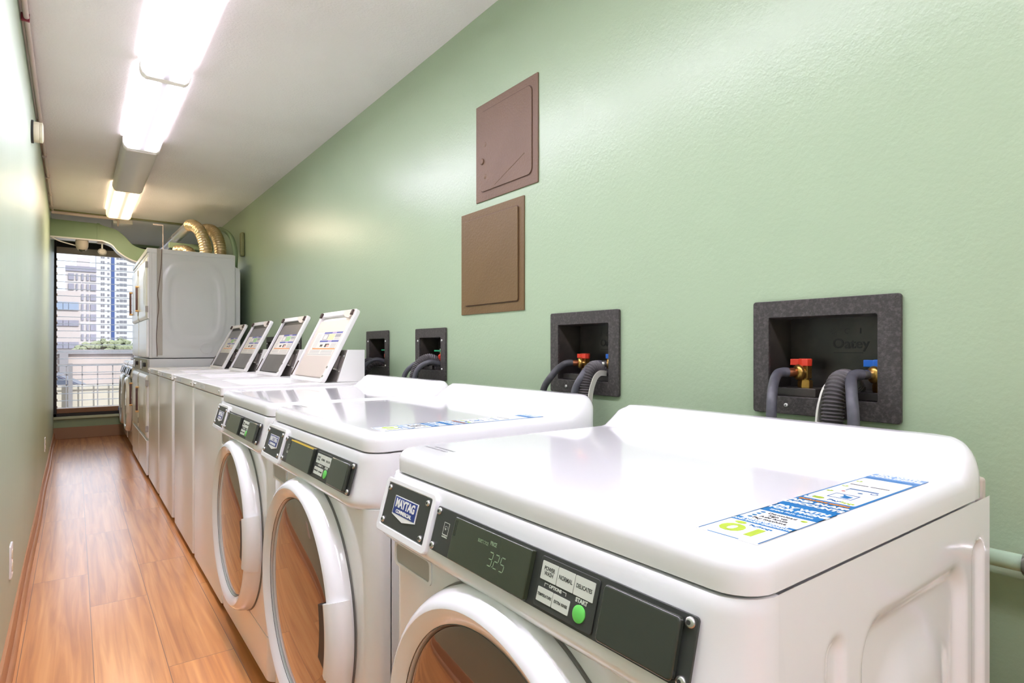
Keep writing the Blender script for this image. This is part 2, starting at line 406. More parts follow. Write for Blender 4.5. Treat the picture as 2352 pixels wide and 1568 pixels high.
# window: black frame, louvre blades
wroot = bpy.data.objects.new('window_1', None); C.objects.link(wroot); wroot.location = (0, YF, 0); struct(wroot)
b = MB(); b.box(WX0, WX0 + .03, -.02, .06, WZ0, WZ1); b.box(WX1 - .03, WX1, -.02, .06, WZ0, WZ1)
b.box(WX0, WX1, -.02, .06, WZ0, WZ0 + .035); b.box(WX0, WX1, -.01, .06, WZ1 - .07, WZ1)
b.build('window_frame', 'black_frame', wroot, bevel=.003)
MB().box(WX0 + .03, WX1 - .03, -.005, .03, 2.16, 2.235).build('head_rail', 'cream', wroot, bevel=.003)
MB().box(WX0 + .03, WX1 - .03, .0, .05, WZ0 + .035, WZ0 + .09).build('bottom_rail', mat('brown_rail', (150, 108, 78), .5), wroot, bevel=.003)
NB = 22; bz0 = .36; pitch = (2.155 - bz0) / NB
for k in range(NB):
    z = bz0 + pitch * k; T = Matrix.Translation((0, .02, z)) @ Matrix.Rotation(math.radians(10), 4, 'X')
    b = MB(); b.box(WX0 + .032, WX1 - .032, -.003, .003, .006, pitch + .008, 0, T); b.box(WX0 + .032, WX1 - .032, -.0035, .0035, 0, .007, 1, T)
    b.box(WX0 + .03, WX0 + .038, -.008, .008, .0, .03, 2, T)
    b.build('louvre_blade', ['pane', 'pane_edge', 'silver'], wroot, smooth=False)
struct(MB().box(WX0, WX1, YF - .045, YF, WZ0 - .03, WZ0).build('trim_1', mat('sill_paint', (196, 206, 176), .4), bevel=.004))
struct(MB().box(-.22, 1.25, YF - .012, YF, 0, .135).build('baseboard_far', 'baseboard_far', bevel=.004))
# left baseboard with a quarter-round shoe, slightly wavy
b = MB(); loops = []
for k in range(60):
    y = YB + (YF - .012 - YB) * k / 59; x = lw((y - YB) / (YF - YB), 0)[0] + .002 + .0025 * math.sin(y * 3.1)
    loops.append([(x - .004, y, 0), (x + .024, y, 0), (x + .023, y, .010), (x + .017, y, .018), (x + .010, y, .021), (x + .010, y, .072), (x + .006, y, .080), (x - .004, y, .080)])
b.loft(loops, cap0=True, cap1=True); struct(b.build('baseboard_left', 'baseboard'))
# olive trim strip across the ceiling
struct(MB().box(-.19, 1.25, 6.87, 6.93, ZC - .014, ZC).build('trim_2', 'strip', bevel=.003))
struct(MB().box(.72, 1.1, 6.45, 6.49, 2.02, 2.07).build('trim_3', 'wall_green', bevel=.003))

# ================================================================== ceiling lights
def ceiling_light(y0, y1, lens, label, dz=0):
    yc = (y0 + y1) / 2; hl = (y1 - y0) / 2; xc = .329
    t = thing('ceiling_light', (xc, yc, ZC), label, 'ceiling light', 'wraparound strip lights down the ceiling')
    MB().box(-.075, .075, -hl + .01, hl - .01, -.022, 0).build('housing', 'white_plastic', t, bevel=.003)
    pr = [(-.098, -.012), (-.098, -.040), (-.090, -.066 + dz), (-.074, -.078 + dz), (.074, -.078 + dz), (.090, -.066 + dz), (.098, -.040), (.098, -.012)]
    b = MB(); b.loft([[(x, y, z) for x, z in pr] for y in (-hl + .022, -hl * .5, 0, hl * .5, hl - .022)], closed=False); b.build('lens', lens, t)
    for sg in (-1, 1):
        b = MB(); T = frame((0, sg * (hl - .012), 0), (1, 0, 0), (0, 0, 1), (0, -1, 0))
        o2 = [(x * 1.02, z - .002 if z < -.03 else z) for x, z in pr]
        b.prism(o2, -.011, .011, 0, T); b.build('end_cap', {'lens': 'end_lit', 'lens_warm': 'end_warm'}.get(lens, 'lens_end'), t, bevel=.002)
    return t
ceiling_light(1.885, 3.065, 'lens', 'bright cool white ceiling strip light nearest the camera, cut by the top edge')
ceiling_light(3.07, 4.245, 'lens', 'bright ceiling strip light between the nearest one and the unlit one', .004)
ceiling_light(4.25, 5.415, 'lens_off', 'unlit grey ceiling strip light between two lit ones')
ceiling_light(5.42, 6.60, 'lens_warm', 'warm yellowish lit ceiling strip light farthest from the camera', .004)
ceiling_light(.695, 1.88, 'lens', 'lit ceiling strip light above the nearest washer')
ceiling_light(-.49, .69, 'lens', 'lit ceiling strip light behind the camera')
ceiling_light(-1.68, -.5, 'lens', 'ceiling strip light added as fill, two steps behind the camera')  # out of view, added to brighten the near washer sides
ceiling_light(-2.87, -1.69, 'lens', 'ceiling strip light added as fill at the back of the room')  # another unseen fixture added for more fill from behind

# ================================================================== front-loading washer
W2 = .36
PL = math.hypot(.020, .071)
def panel_T(): return frame((-.025, W2, .747), (0, -1, 0), (.020 / PL, 0, .071 / PL), (-.071 / PL, 0, .020 / PL))
def screw(b, s, t, n0, r=.0052, mi=0, T=None, mi2=1):
    b.lathe([(r, n0), (r, n0 + .0016), (r * .8, n0 + .0032), (r * .42, n0 + .0038)], 14, mi, T @ Matrix.Translation((s, t, 0)), cap=True)
    b.lathe([(r * .4, n0 + .0041), (0.00001, n0 + .0041)], 8, mi2, T @ Matrix.Translation((s, t, 0)))

def lid_mesh(zt, zb, x0=0., x1=.64, rise=.048):
    """washer top: flat plate with rounded edges rising to a back ledge"""
    r = .020; R = .040
    def zf(x, y):
        k = sstep(x1 - .105, x1 - .045, x); e = abs(y); q = (e - (W2 - .055)) / .055
        g = 1 if q <= 0 else math.sqrt(max(0, 1 - q * q))
        return zt + rise * k * g
    def outl(d):
        w, h = (x1 - x0) - 2 * d, 2 * W2 - 2 * d; rr = max(.002, R - d); cx, cy = (x0 + x1) / 2, 0
        pts = []
        n = 6
        cor = [(1, 1, 0), (-1, 1, PI / 2), (-1, -1, PI), (1, -1, 3 * PI / 2)]
        cpts = []
        for sx, sy, a in cor:
            ox, oy = cx + sx * (w / 2 - rr), cy + sy * (h / 2 - rr)
            cpts.append([(ox + rr * math.cos(a + PI / 2 * k / n), oy + rr * math.sin(a + PI / 2 * k / n)) for k in range(n + 1)])
        for i in range(4):
            pts += cpts[i]; a = cpts[i][-1]; b2 = cpts[(i + 1) % 4][0]
            m = 30
            for k in range(1, m):
                t = k / m; pts.append((a[0] + (b2[0] - a[0]) * t, a[1] + (b2[1] - a[1]) * t))
        return pts
    loops = []
    base = outl(0)
    loops.append([(x, y, zb) for x, y in outl(.006)])
    loops.append([(x, y, zb + .003) for x, y in base])
    loops.append([(x, y, (zb + zf(x, y) - r) / 2) for x, y in base])
    for k in range(0, 6):
        a = PI / 2 * k / 5; d = r * (1 - math.cos(a))
        loops.append([(x, y, zf(x, y) - r + r * math.sin(a)) for x, y in outl(d)])
    for d in (.024, .032, .04, .048, .056, .066, .076, .086, .096, .106, .12, .15, .2, .26, .315):
        loops.append([(x, y, zf(x, y)) for x, y in outl(d)])
    b = MB(); b.loft(loops, cap0=True, cap1=True); return b

def side_panel(x0, x1, z0, z1, y):
    def sd(x, z, cx, cz, hw, hh, r):
        dx, dz = abs(x - cx) - hw + r, abs(z - cz) - hh + r
        return math.hypot(max(dx, 0), max(dz, 0)) + min(max(dx, dz), 0) - r
    def h(x, z):
        v = -.011 * sstep(.006, -.022, sd(x, z, .385, .40, .165, .357, .05))
        v += -.007 * sstep(.004, -.014, sd(x, z, .603, .42, .024, .357, .024))
        v += -.006 * sstep(.004, -.012, sd(x, z, .158, .40, .020, .362, .02))
        v += .010 * sstep(.03, -.05, sd(x, z, .385, .42, .11, .26, .09))
        return v
    b = MB(); b.grid(lambda u, w: (x0 + (x1 - x0) * u, y - h(x0 + (x1 - x0) * u, z0 + (z1 - z0) * w), z0 + (z1 - z0) * w), 120, 150)
    return b

def sticker_small(T):
    """T: s to the reader's right, t up"""
    b = MB(); w, h = .066, .158; e = .0003
    B, D, Wt, Lm, Ink, Or = 0, 1, 2, 3, 4, 5
    b.prism(rect(0, w, 0, h), 0, e, Wt, T)
    for s0, s1 in ((0, .0012), (w - .0012, w)): b.prism(rect(s0, s1, .004, h), e, 2 * e, D, T)
    b.prism(rect(.012, .046, .0015, .0028), e, 2 * e, B, T)
    b.text('01', .036, w * .50, .030, Lm, T, bold=.0012, h=e, sx=1.35)
    b.lathe([(.0045, 2 * e), (.00001, 2 * e)], 12, Lm, T @ Matrix.Translation((.017, .053, 0)) @ Matrix.Scale(1.4, 4, (1, 0, 0)))
    b.text('PayRange', .0065, .040, .052, B, T, h=e)
    b.prism(rect(0, w, .060, .0745), e, 2 * e, B, T)
    b.text('EXCLUSIVE OFFERS', .0058, w / 2, .0708, Wt, T, bold=.0002, h=2 * e)
    b.text('AND IN-APP DISCOUNTS', .0062, w / 2, .0645, Wt, T, bold=.0002, h=2 * e, sx=.9)
    for k, tx in enumerate(('Pay machine', 'Add funds', 'Sign up', 'Download')):
        tt = .0815 + k * .0088
        b.lathe([(.0028, 2 * e), (.00001, 2 * e)], 10, B, T @ Matrix.Translation((.010, tt, 0)))
        b.text(tx, .0075, .032, tt, Ink, T, h=e)
    b.lathe([(.0035, 2 * e), (.00001, 2 * e)], 12, Lm, T @ Matrix.Translation((.056, .107, 0)))
    b.prism(rect(0, w, .116, .158), e, 2 * e, B, T)
    b.text('PAY WITH', .0125, w / 2, .149, Wt, T, bold=.0006, h=2 * e)
    b.text('YOUR PHONE', .0105, w / 2, .137, Wt, T, bold=.0005, h=2 * e)
    b.text('SIMPLE. FAST. SECURE.', .0058, w / 2, .1245, Wt, T, h=2 * e, sx=.85)
    return b
ST = ['st_blue', 'st_dark', 'st_white', 'lime', 'ink', 'lab_orange', 'st_light', 'red']
def sticker_big(T):
    b = MB(); w, h = .066, .268; e = .0003
    b.prism(rect(0, w, 0, h), 0, e, 0, T)
    b.prism(rrect(w / 2, .138, w - .006, .170, .003), e, 2 * e, 2, T)
    b.prism(rect(0, w, .238, h), e, 2 * e, 6, T)
    b.text('AND IN-APP', .0118, w / 2, .030, 2, T, bold=.0006, h=2 * e)
    b.text('DISCOUNTS', .0122, w / 2, .016, 2, T, bold=.0006, h=2 * e)
    b.text('EXCLUSIVE OFFERS', .0068, w / 2, .0425, 5, T, bold=.0003, h=2 * e)
    b.lathe([(.0055, 3 * e), (.00001, 3 * e)], 12, 3, T @ Matrix.Translation((.017, .063, 0)) @ Matrix.Scale(1.3, 4, (1, 0, 0)))
    b.lathe([(.0055, 2.5 * e), (.0042, 2.5 * e)], 12, 0, T @ Matrix.Translation((.010, .063, 0)) @ Matrix.Scale(1.3, 4, (1, 0, 0)))
    b.text('Pay', .011, .036, .062, 1, T, h=2 * e); b.text('Range', .011, .052, .060, 3, T, h=2 * e, sx=.6)
    for k, tt in enumerate((.098, .140, .182)):
        b.lathe([(.0042, 2.6 * e), (.00001, 2.6 * e)], 12, 3, T @ Matrix.Translation((.009, tt + .012, 0)))
        b.text('%d' % (k + 1), .006, .009, tt + .012, 2, T, h=2.7 * e)
    b.ring(rect(.020, .048, .078, .104), rect(.0208, .0472, .0795, .1025), 2 * e, 3 * e, 1, T)
    b.add([(.032, .084, 3 * e), (.042, .082, 3 * e), (.044, .094, 3 * e), (.036, .096, 3 * e), (.031, .101, 3 * e), (.030, .099, 3 * e), (.034, .092, 3 * e)], [tuple(range(7))], 0, T)
    b.prism(rect(.020, .054, .138, .142), 2 * e, 3 * e, 1, T); b.prism(rect(.020, .021, .128, .142), 2 * e, 3 * e, 1, T)
    b.lathe([(.003, 3 * e), (.00001, 3 * e)], 10, 1, T @ Matrix.Translation((.040, .122, 0)))
    b.lathe([(.0025, 3 * e), (.00001, 3 * e)], 10, 7, T @ Matrix.Translation((.021, .120, 0)))
    b.lathe([(.0045, 3 * e), (.003, 3 * e)], 12, 1, T @ Matrix.Translation((.053, .130, 0)))
    b.prism(rect(.008, .030, .1685, .171), 2 * e, 3 * e, 4, T); b.prism(rect(.033, .055, .1685, .171), 2 * e, 3 * e, 4, T)
    b.text('PAY WITH', .0112, w / 2, .259, 2, T, bold=.0006, h=2 * e)
    b.text('YOUR PHONE', .0100, w / 2, .2475, 2, T, bold=.0005, h=2 * e)
    return b

def washer(yc, dh, label, display='dark', sticker=None, detail=True, yellow=False, blue_tag=False):
    t = thing('front_load_washer', (.47, yc, 0), label, 'washing machine', 'white front-loading washers along the right wall')
    Zt, Zb = .877 + dh, .835 + dh
    up = Matrix.Translation((0, 0, dh))
    # feet
    for x in (.06, .58):
        for y in (-.3, .3): MB().lathe([(.018, 0), (.018, .012), (.008, .014), (.008, .03 + dh)], 12, 0, Matrix.Translation((x, y, 0)), cap=True).build('foot', 'rubber_and_shade', t)
    # cabinet shell
    b = MB(); b.box(.05, .645, -.345, .357, .025 + dh, Zb - .002); b.build('cabinet', 'white', t, bevel=.004)
    b = side_panel(.0475, .655, .03, Zb - .0008 - dh, -.3590)
    b.v = [(x, y, z + dh) for x, y, z in b.v]; b.build('side_panel', 'white', t, angle=60)
    # lid
    lid_mesh(Zt, Zb).build('top_panel', 'white', t, angle=50)
    # front panel and kick panel with rolled corners
    def plan(R=.036, x0=0, xe=.046):
        p = [(xe, W2 - .002)]
        for k in range(9):
            a = PI / 2 * k / 8; p.append((x0 + R - R * math.sin(a), W2 - .002 - R + R * math.cos(a)))
        q = [(x, -y) for x, y in reversed(p)]
        return p + q
    for nm, z0, z1 in (('front_panel', .165, .722), ('kick_panel', .03, .162)):
        b = MB(); b.prism([(x, y) for x, y in plan()], z0 + dh, z1 + dh); b.build(nm, 'white', t, bevel=.0015)
    # fascia that swells outwards under the lid
    prof = [(.047, .834), (-.001, .834), (-.004, .828), (-.005, .818), (-.012, .793), (-.0185, .770), (-.025, .747), (-.0275, .737), (-.026, .729), (-.019, .721), (-.004, .713), (.047, .709)]
    ysn = [W2, W2 - .002, W2 - .006, W2 - .012, W2 - .02] + [W2 - .03 - (2 * W2 - .115) * k / 16 for k in range(17)]
    y_last = ysn[-1]; ysn += [y_last - (y_last + W2 - .0008) * k / 14 for k in range(1, 15)] + [-W2 + .0006]
    loops = []
    for y in ysn:
        df = W2 - y; dn = y + W2
        rf = .024 - math.sqrt(max(0, .024 ** 2 - max(0, .024 - df) ** 2)) if df < .024 else 0
        rn = .047 - math.sqrt(max(0, .047 ** 2 - max(0, .047 - dn) ** 2)) if dn < .047 else 0
        kk = sstep(0, .085, dn)
        L2 = []
        for i, (x, z) in enumerate(prof):
            xx = x + rf + rn if 0 < i < len(prof) - 1 else max(x, rf + rn)
            if i > 3: xx += (1 - kk) * .018 * min(1, (0.83 - z) / .09)
            zz = z if z > .75 else z + (1 - kk) * .004
            if dn < .0007: xx = .0468
            L2.append((xx, y, zz + dh))
        loops.append(L2)
    b = MB(); b.loft(loops, cap0=True, cap1=True); b.build('control_fascia', 'white', t, angle=50)
    T = up @ panel_T()
    # raised housing for the brand plate
    b = MB(); b.ring(rrect(.098, .034, .182, .094, .010), rrect(.098, .036, .158, .073, .003), -.006, .0075, 0, T)
    b.prism(rrect(.098, .036, .160, .075, .003), -.004, .0045, 0, T); b.build('plate_housing', 'white', t, bevel=.002, seg=3)
    b = MB(); b.prism(rrect(.098, .036, .156, .071, .003), .0045, .0065, 0, T)
    bp = b.build('brand_plate', 'charcoal', t, bevel=.0006)
    if detail:
        for s, tt in ((.029, .064), (.167, .064), (.029, .008), (.167, .008)):
            b = MB(); screw(b, s, tt, .0065, mi=0, T=T); b.build('plate_screw', ['silver', 'ink'], bp)
    # badge: shield with lettering
    bs, bt = .098, .038
    sh = [(-.042, .0175), (-.042, -.0140), (0, -.0215), (.042, -.0140), (.042, .0175)]
    b = MB(); b.prism([(bs + x, bt + y) for x, y in reversed(sh)], .0065, .0078, 0, T)
    b.prism([(bs + x * .95, bt + y * .93) for x, y in reversed([(-.042, .0175), (-.042, -.0130), (.042, -.0130), (.042, .0175)])], .0078, .0082, 1, T)
    b.text('MAYTAG', .0190, bs, bt + .0060, 2, T, bold=.0008, h=.0082, sx=.90)
    b.text('COMMERCIAL', .0082, bs, bt - .0072, 2, T, bold=.0003, h=.0082, sx=1.1)
    b.build('badge', ['badge_white', 'badge_blue', 'badge_white'], bp)
    # control panel
    b = MB(); b.prism(rrect(.4345, .034, .481, .066, .004), .0, .0035, 0, T); cp = b.build('control_panel', 'charcoal', t, bevel=.0008)
    if detail:
        for s, tt in ((.202, .060), (.202, .008), (.667, .060), (.667, .008)):
            b = MB(); screw(b, s, tt, .0035, .0056, 0, T); b.build('panel_screw', ['silver', 'ink'], cp)
        # small certification mark: sun arch and star in a box
        b = MB(); b.ring(rect(.222, .237, .026, .048), rect(.2226, .2364, .0266, .0474), .0035, .0039, 0, T)
        b.lathe([(.0048, .0038), (.0042, .0038)], 16, 0, T @ Matrix.Translation((.2295, .0385, 0)), a0=0, a1=PI)
        b.add([(.2285 + .0026 * math.cos(a) * (1 if k % 2 == 0 else .4), .0385 + .0026 * math.sin(a) * (1 if k % 2 == 0 else .4), .0039) for k, a in enumerate([PI / 2 + PI / 5 * i for i in range(10)])], [tuple(range(10))], 0, T)
        b.prism(rect(.2226, .2364, .0266, .0305), .0036, .0040, 0, T); b.text('ENERGY STAR', .0026, .2295, .0286, 1, T, h=.0041, ext=.0001)
        b.build('energy_mark', ['keys', 'ink'], cp)
    # display: thick bezel block
    b = MB(); b.prism(rrect(.351, .034, .180, .060, .002), .0035, .0125, 0, T)
    dpl = b.build('display', 'lcd' if display == 'lit' else 'charcoal_gloss', cp, bevel=.0016, seg=3)
    if display == 'lit':
        b = MB(); e = .0127
        def seg7(d, s0, t0, w=.0085, h=.0175):
            segs = {'a': 1, 'b': 2, 'c': 3, 'd': 4, 'e': 5, 'f': 6, 'g': 7}
            on = {'3': 'abcdg', '2': 'abged', '5': 'afgcd'}[d]; k = .0013; sk = .12
            def q(a, c):
                (x0, y0), (x1, y1) = a, c; dx, dy = x1 - x0, y1 - y0; l = math.hypot(dx, dy); ux, uy = dx / l, dy / l
                x0 += ux * .0008; y0 += uy * .0008; x1 -= ux * .0008; y1 -= uy * .0008
                px, py = -uy * k / 2, ux * k / 2
                pts = [(x0 + px, y0 + py), (x0 - px, y0 - py), (x1 - px, y1 - py), (x1 + px, y1 + py)]
                b.add([(s0 + x + y * sk, t0 + y, e) for x, y in pts], [(0, 1, 2, 3)], 0, T)
            P = {'a': ((0, h), (w, h)), 'b': ((w, h), (w, h / 2)), 'c': ((w, h / 2), (w, 0)), 'd': ((0, 0), (w, 0)), 'e': ((0, 0), (0, h / 2)), 'f': ((0, h / 2), (0, h)), 'g': ((0, h / 2), (w, h / 2))}
            for c in on: q(*P[c])
        seg7('3', .358, .0225); seg7('2', .3715, .0225); seg7('5', .385, .0225)
        b.prism(rect(.3685, .370, .0222, .0237), e - .0001, e, 0, T)
        b.text('SELECT CYCLE', .0062, .340, .0475, 0, T, h=.0125, ext=.0001, sx=.62)
        b.text('PRICE', .0072, .3635, .0505, 0, T, bold=.0002, h=.0125, ext=.0001, sx=.8)
        b.build('readout', 'lcd_seg', dpl)
    b = MB(); b.ring(rect(.2645, .2690, .038, .060), rect(.2651, .2684, .0386, .0594), .0125, .0129, 0, T); b.build('sensor_window', 'ink', dpl)
    if yellow: MB().prism(rect(.268, .438, .0612, .0640), .0125 - .009, .0131, 0, T).build('yellow_strip', 'yellow', dpl)
    T = T @ Matrix.Translation((.003, 0, 0))
    # key block
    b = MB(); b.prism(rrect(.4995, .0335, .099, .058, .004), .0035, .0052, 0, T); kb = b.build('key_block', 'charcoal', cp, bevel=.0008)
    if detail:
        def key(s0, s1, t0, t1, txt, sz, nm='key'):
            b = MB(); b.prism(rrect((s0 + s1) / 2, (t0 + t1) / 2, s1 - s0, t1 - t0, .0008, 2), .0052, .0060, 0, T)
            b.text(txt, sz, (s0 + s1) / 2, (t0 + t1) / 2, 1, T, h=.0060, ext=.0001, sx=.82, bold=.00008); b.build(nm, ['keys', 'ink'], kb)
        key(.4545, .4825, .0365, .0575, 'POWER\nWASH', .0066); key(.4835, .5115, .0365, .0575, 'NORMAL', .0068); key(.5125, .5435, .0365, .0575, 'DELICATES', .0062)
        key(.4545, .4815, .0115, .0275, 'TEMPERATURE', .0046); key(.4825, .5105, .0115, .0275, 'EXTRA RINSE', .0046)
        b = MB(); b.text('OPTIONS', .0052, .483, .0322, 0, T, h=.0052, ext=.0001, bold=.0002)
        b.prism(rect(.464, .4705, .0332, .0338), .0052, .0055, 0, T); b.prism(rect(.464, .4646, .030, .0338), .0052, .0055, 0, T)
        b.prism(rect(.4955, .502, .0332, .0338), .0052, .0055, 0, T); b.prism(rect(.5014, .502, .030, .0338), .0052, .0055, 0, T)
        b.text('START', .0064, .5270, .0325, 0, T, h=.0052, ext=.0001, bold=.0003)
        b.build('key_lettering', 'keys', kb)
    b = MB(); b.lathe([(.0095, .0052), (.0095, .0066), (.0088, .0070)], 28, 0, T @ Matrix.Translation((.527, .0195, 0)), cap=True); b.build('start_button', 'green_btn', kb)
    T = up @ panel_T()
    # blank coin cover
    b = MB(); b.prism(rrect(.6125, .034, .098, .058, .005), .0035, .0130, 0, T); b.build('coin_cover', 'charcoal_gloss', cp, bevel=.003, seg=3)
    # detergent-drawer grip below the plate
    Ty = up @ TYZ(0)
    b = MB(); s0 = -W2 + .018
    b.ring(rrect(s0 + .068, .690, .136, .044, .010), rrect(s0 + .068, .690, .124, .034, .008), -.002, .0025, 0, Ty)
    b.prism(rrect(s0 + .068, .690, .124, .034, .008), -.001, .0006, 1, Ty)  # flat grey face paints the shading of the grip recess
    b.build('drawer_grip', ['white', 'slot', 'rubber_and_shade'], t)
    # door
    zc = .438
    TD = up @ frame((0, 0, zc), (0, -1, 0), (0, 0, 1), (-1, 0, 0))
    b = MB(); b.lathe([(.2935, 0), (.293, .003), (.289, .004), (.284, .004)], 96, 0, TD); b.build('door_gap_ring', 'gap_shade', t)  # grey ring paints the shade of the gap around the door
    b = MB(); b.lathe([(.290, .004), (.2895, .016), (.287, .027), (.281, .0385), (.2735, .0465), (.2655, .0505), (.2650, .0505), (.2425, .0375), (.2410, .036), (.239, .026)], 128, 0, TD)
    door = b.build('door', 'white', t, angle=34)
    g = [(.239, .030)] + [(.238 * math.cos(a), .030 + .012 * math.sin(a)) for a in [PI / 2 * k / 12 for k in range(1, 12)]] + [(.002, .042)]
    b = MB(); b.lathe(g, 96, 0, TD, cap=True); b.build('door_glass', 'doorglass', door, angle=60)
    b = MB(); b.lathe([(.2412, .0360), (.2400, .0364), (.2392, .0355)], 96, 0, TD); b.build('glass_rim', 'charcoal_gloss', door)
    a = math.radians(17)
    b = MB(); b.lathe([(.200, .030), (.200, .0435), (.204, .049), (.246, .0500), (.250, .046), (.250, .030)], 16, 0, TD, a0=-a * .95, a1=a * .95); b.build('handle_gap_shade', 'rubber_and_shade', door)  # raised dark arc in place of the shaded gap inside the handle
    b = MB(); b.lathe([(.249, .040), (.249, .0500), (.254, .0550), (.266, .0560), (.286, .044), (.2955, .028), (.2955, .010)], 20, 0, TD, a0=-a, a1=a); b.build('door_handle', 'white_plastic', door)
    if blue_tag: MB().prism(rect(-.25, -.225, -.15, -.12), .052, .056, 0, TD).build('blue_tag', 'blue', door)
    # stickers on top: reader faces the wall, so right = -y, up = +x
    if sticker is not None:
        sy, sx = sticker
        Ts = frame((sx, sy, Zt + .0002), (0, -1, 0), (1, 0, 0), (0, 0, 1))
        sticker_small(Ts).build('payment_sticker', ST, t, smooth=False)
        sticker_big(frame((sx + .159, sy + .002, Zt + .0002), (0, -1, 0), (1, 0, 0), (0, 0, 1))).build('payment_sticker', ST, t, smooth=False)
    # faint worn print in the far front corner
    if detail:
        b = MB(); Ts = frame((.03, W2 - .030, Zt + .0002), (0, -1, 0), (1, 0, 0), (0, 0, 1))
        b.text('USE HE DETERGENT', .0075, .050, .036, 0, Ts, ext=.0001); b.text('HE DETERGENT ONLY', .0075, .040, .024, 0, Ts, ext=.0001)
        b.build('worn_print', 'grey_ink', t, smooth=False)
    # rear service cover
    MB().box(.648, .662, -.31, .31, .1 + dh, .78 + dh).build('rear_cover', 'steel_white', t, bevel=.004)
    if display == 'lit': MB().box(.645, .668, -.352, -.318, .70 + dh, .86 + dh).build('rear_bracket', 'cream', t, bevel=.006, seg=3)
    return t

washer(.645, 0, 'white front-loading washer nearest the camera, price on its display, pay sticker on top', display='lit', sticker=(.368 - .645, .037))
washer(1.465, .012, 'white front-loading washer with yellow strip on its display, second from the camera', sticker=(1.19 - 1.465, .037), yellow=True)
washer(2.215, .015, 'white front-loading washer beside the first open-lid top loader')

# ================================================================== top-loading washers with open lids
def top_loader(yc, label, inner, cream=False):
    t = thing('top_load_washer', (.47, yc, 0), label, 'washing machine', 'white top-loading washers with raised lids')
    hw = .349
    for x in (.05, .58):
        for y in (-.3, .3): MB().lathe([(.018, 0), (.018, .012), (.008, .014), (.008, .03)], 12, 0, Matrix.Translation((x, y, 0)), cap=True).build('foot', 'rubber_and_shade', t)
    def plan(R, x0, x1, hy):
        p = []
        for k in range(7):
            a = PI / 2 * k / 6; p.append((x0 + R - R * math.sin(a), hy - R + R * math.cos(a)))
        return [(x1, hy)] + p + [(x, -y) for x, y in reversed(p)] + [(x1, -hy)]
    b = MB(); b.prism(plan(.022, .004, .64, hw - .002), .028, .862); b.build('cabinet', 'glossfront', t, bevel=.002)
    # deck ring with opening
    b = MB(); o = rrect(.322, 0, .644, 2 * hw, .012, 5); i = rrect(.270, 0, .330, .50, .05, 5)
    b.ring(o, i, .866, .903); b.build('deck', 'white_plastic', t, bevel=.005, seg=3)
    b = MB(); TB = Matrix.Translation((.27, 0, 0))
    b.ring(rrect(.270, 0, .334, .504, .052, 5), rrect(.270, 0, .328, .498, .05, 5), .80, .900); b.build('tub_ring', 'white_plastic', t)
    b = MB(); b.lathe([(.15, .80), (.15, .864)], 32, 0, TB); b.lathe([(.165, .863), (.165, .8635), (.10, .8632)], 32, 0, TB); b.build('wash_basket', 'silver', t)
    for yy in (-.31, .30): MB().lathe([(.006, 0), (.006, .002), (.003, .003)], 12, 0, TYZ(.0) @ Matrix.Translation((-yy, .884, 0)), cap=True).build('deck_screw', 'silver', t)
    b = MB(); b.prism([(.15 - .27, .8745), (-.02, .8745), (-.02, .894), (-.12, .894)], 0, .0006, 0, TYZ(0)); b.prism(rect(-.06, -.055, .876, .893), .0006, .0012, 0, TYZ(0)); b.build('front_label', 'steel_white', t)
    # raised lid
    ln = .383; tv = Vector((.175, 0, .341)).normalized(); nv = Vector((-tv.z, 0, tv.x)); lw_ = .485
    T = frame((.43, .178, .898), (0, -1, 0), tv, nv)
    b = MB(); b.ring(rrect(lw_ / 2, ln / 2, lw_, ln, .022, 6), rrect(lw_ / 2 - .002, ln / 2 - .004, lw_ - .05, ln - .045, .016, 6), -.004, .016, 0, T)
    b.prism(rrect(lw_ / 2, ln / 2, lw_ - .01, ln - .01, .02, 6), -.006, .0, 0, T); lid = b.build('lid', 'white_plastic', t, bevel=.003, seg=3)
    b = MB(); b.prism(rrect(lw_ / 2 - .002 + (0 if cream else .014), ln / 2 - .012, lw_ - (.06 if cream else .092), ln - .075, .03 if not cream else .012, 6), .0, .010, 0, T)
    ip = b.build('inner_panel', inner, lid, bevel=.004)
    if not cream:
        b = MB(); b.ring(rrect(lw_ / 2 - .002, ln / 2 - .004, lw_ - .052, ln - .047, .015, 6), rrect(lw_ / 2 + .012, ln / 2 - .012, lw_ - .098, ln - .08, .03, 6), .0, .0045, 0, T); b.build('lid_seal', 'rubber_and_shade', lid)
    # latch hardware at the top corners
    b = MB(); b.prism([(lw_ - .16, ln - .020), (lw_ - .10, ln - .044), (lw_ - .045, ln - .052), (lw_ - .02, ln - .03), (lw_ - .02, ln - .006), (lw_ - .15, ln - .006)], .008, .022, 0, T); b.build('latch', 'cream', lid, bevel=.002)
    for s in (.028, lw_ - .03):
        b = MB(); b.box(s - .012, s + .010, ln - .036, ln - .008, .016, .026, 0, T); b.build('lid_bumper', mat('rusty_black', (62, 44, 34), .6) if 'rusty_black' not in bpy.data.materials else bpy.data.materials['rusty_black'], lid, bevel=.003)
    b = MB(); b.box(.008, .020, .02, .10, .014, .019, 0, T); b.build('hinge_plate', bpy.data.materials['rusty_black'], lid)
    b = MB()
    for tt in (.03, .075): b.lathe([(.006, .016), (.006, .019)], 10, 0, T @ Matrix.Translation((lw_ - .012, tt, 0)), cap=True)
    b.build('hinge_screw', 'silver', lid)
    # instruction label printed on the inner side
    b = MB(); h0 = .0103; P = 0; s0, s1 = .075, lw_ - .055; t0, t1 = .135, .265
    b.prism(rect(s0, s1, t0, t1), .0100, h0, 0, T); q = lambda a, c, d, e, mi, k=1: b.prism(rect(s0 + (s1 - s0) * a, s0 + (s1 - s0) * c, t0 + (t1 - t0) * d, t0 + (t1 - t0) * e), h0, h0 + .0003 * k, mi, T)
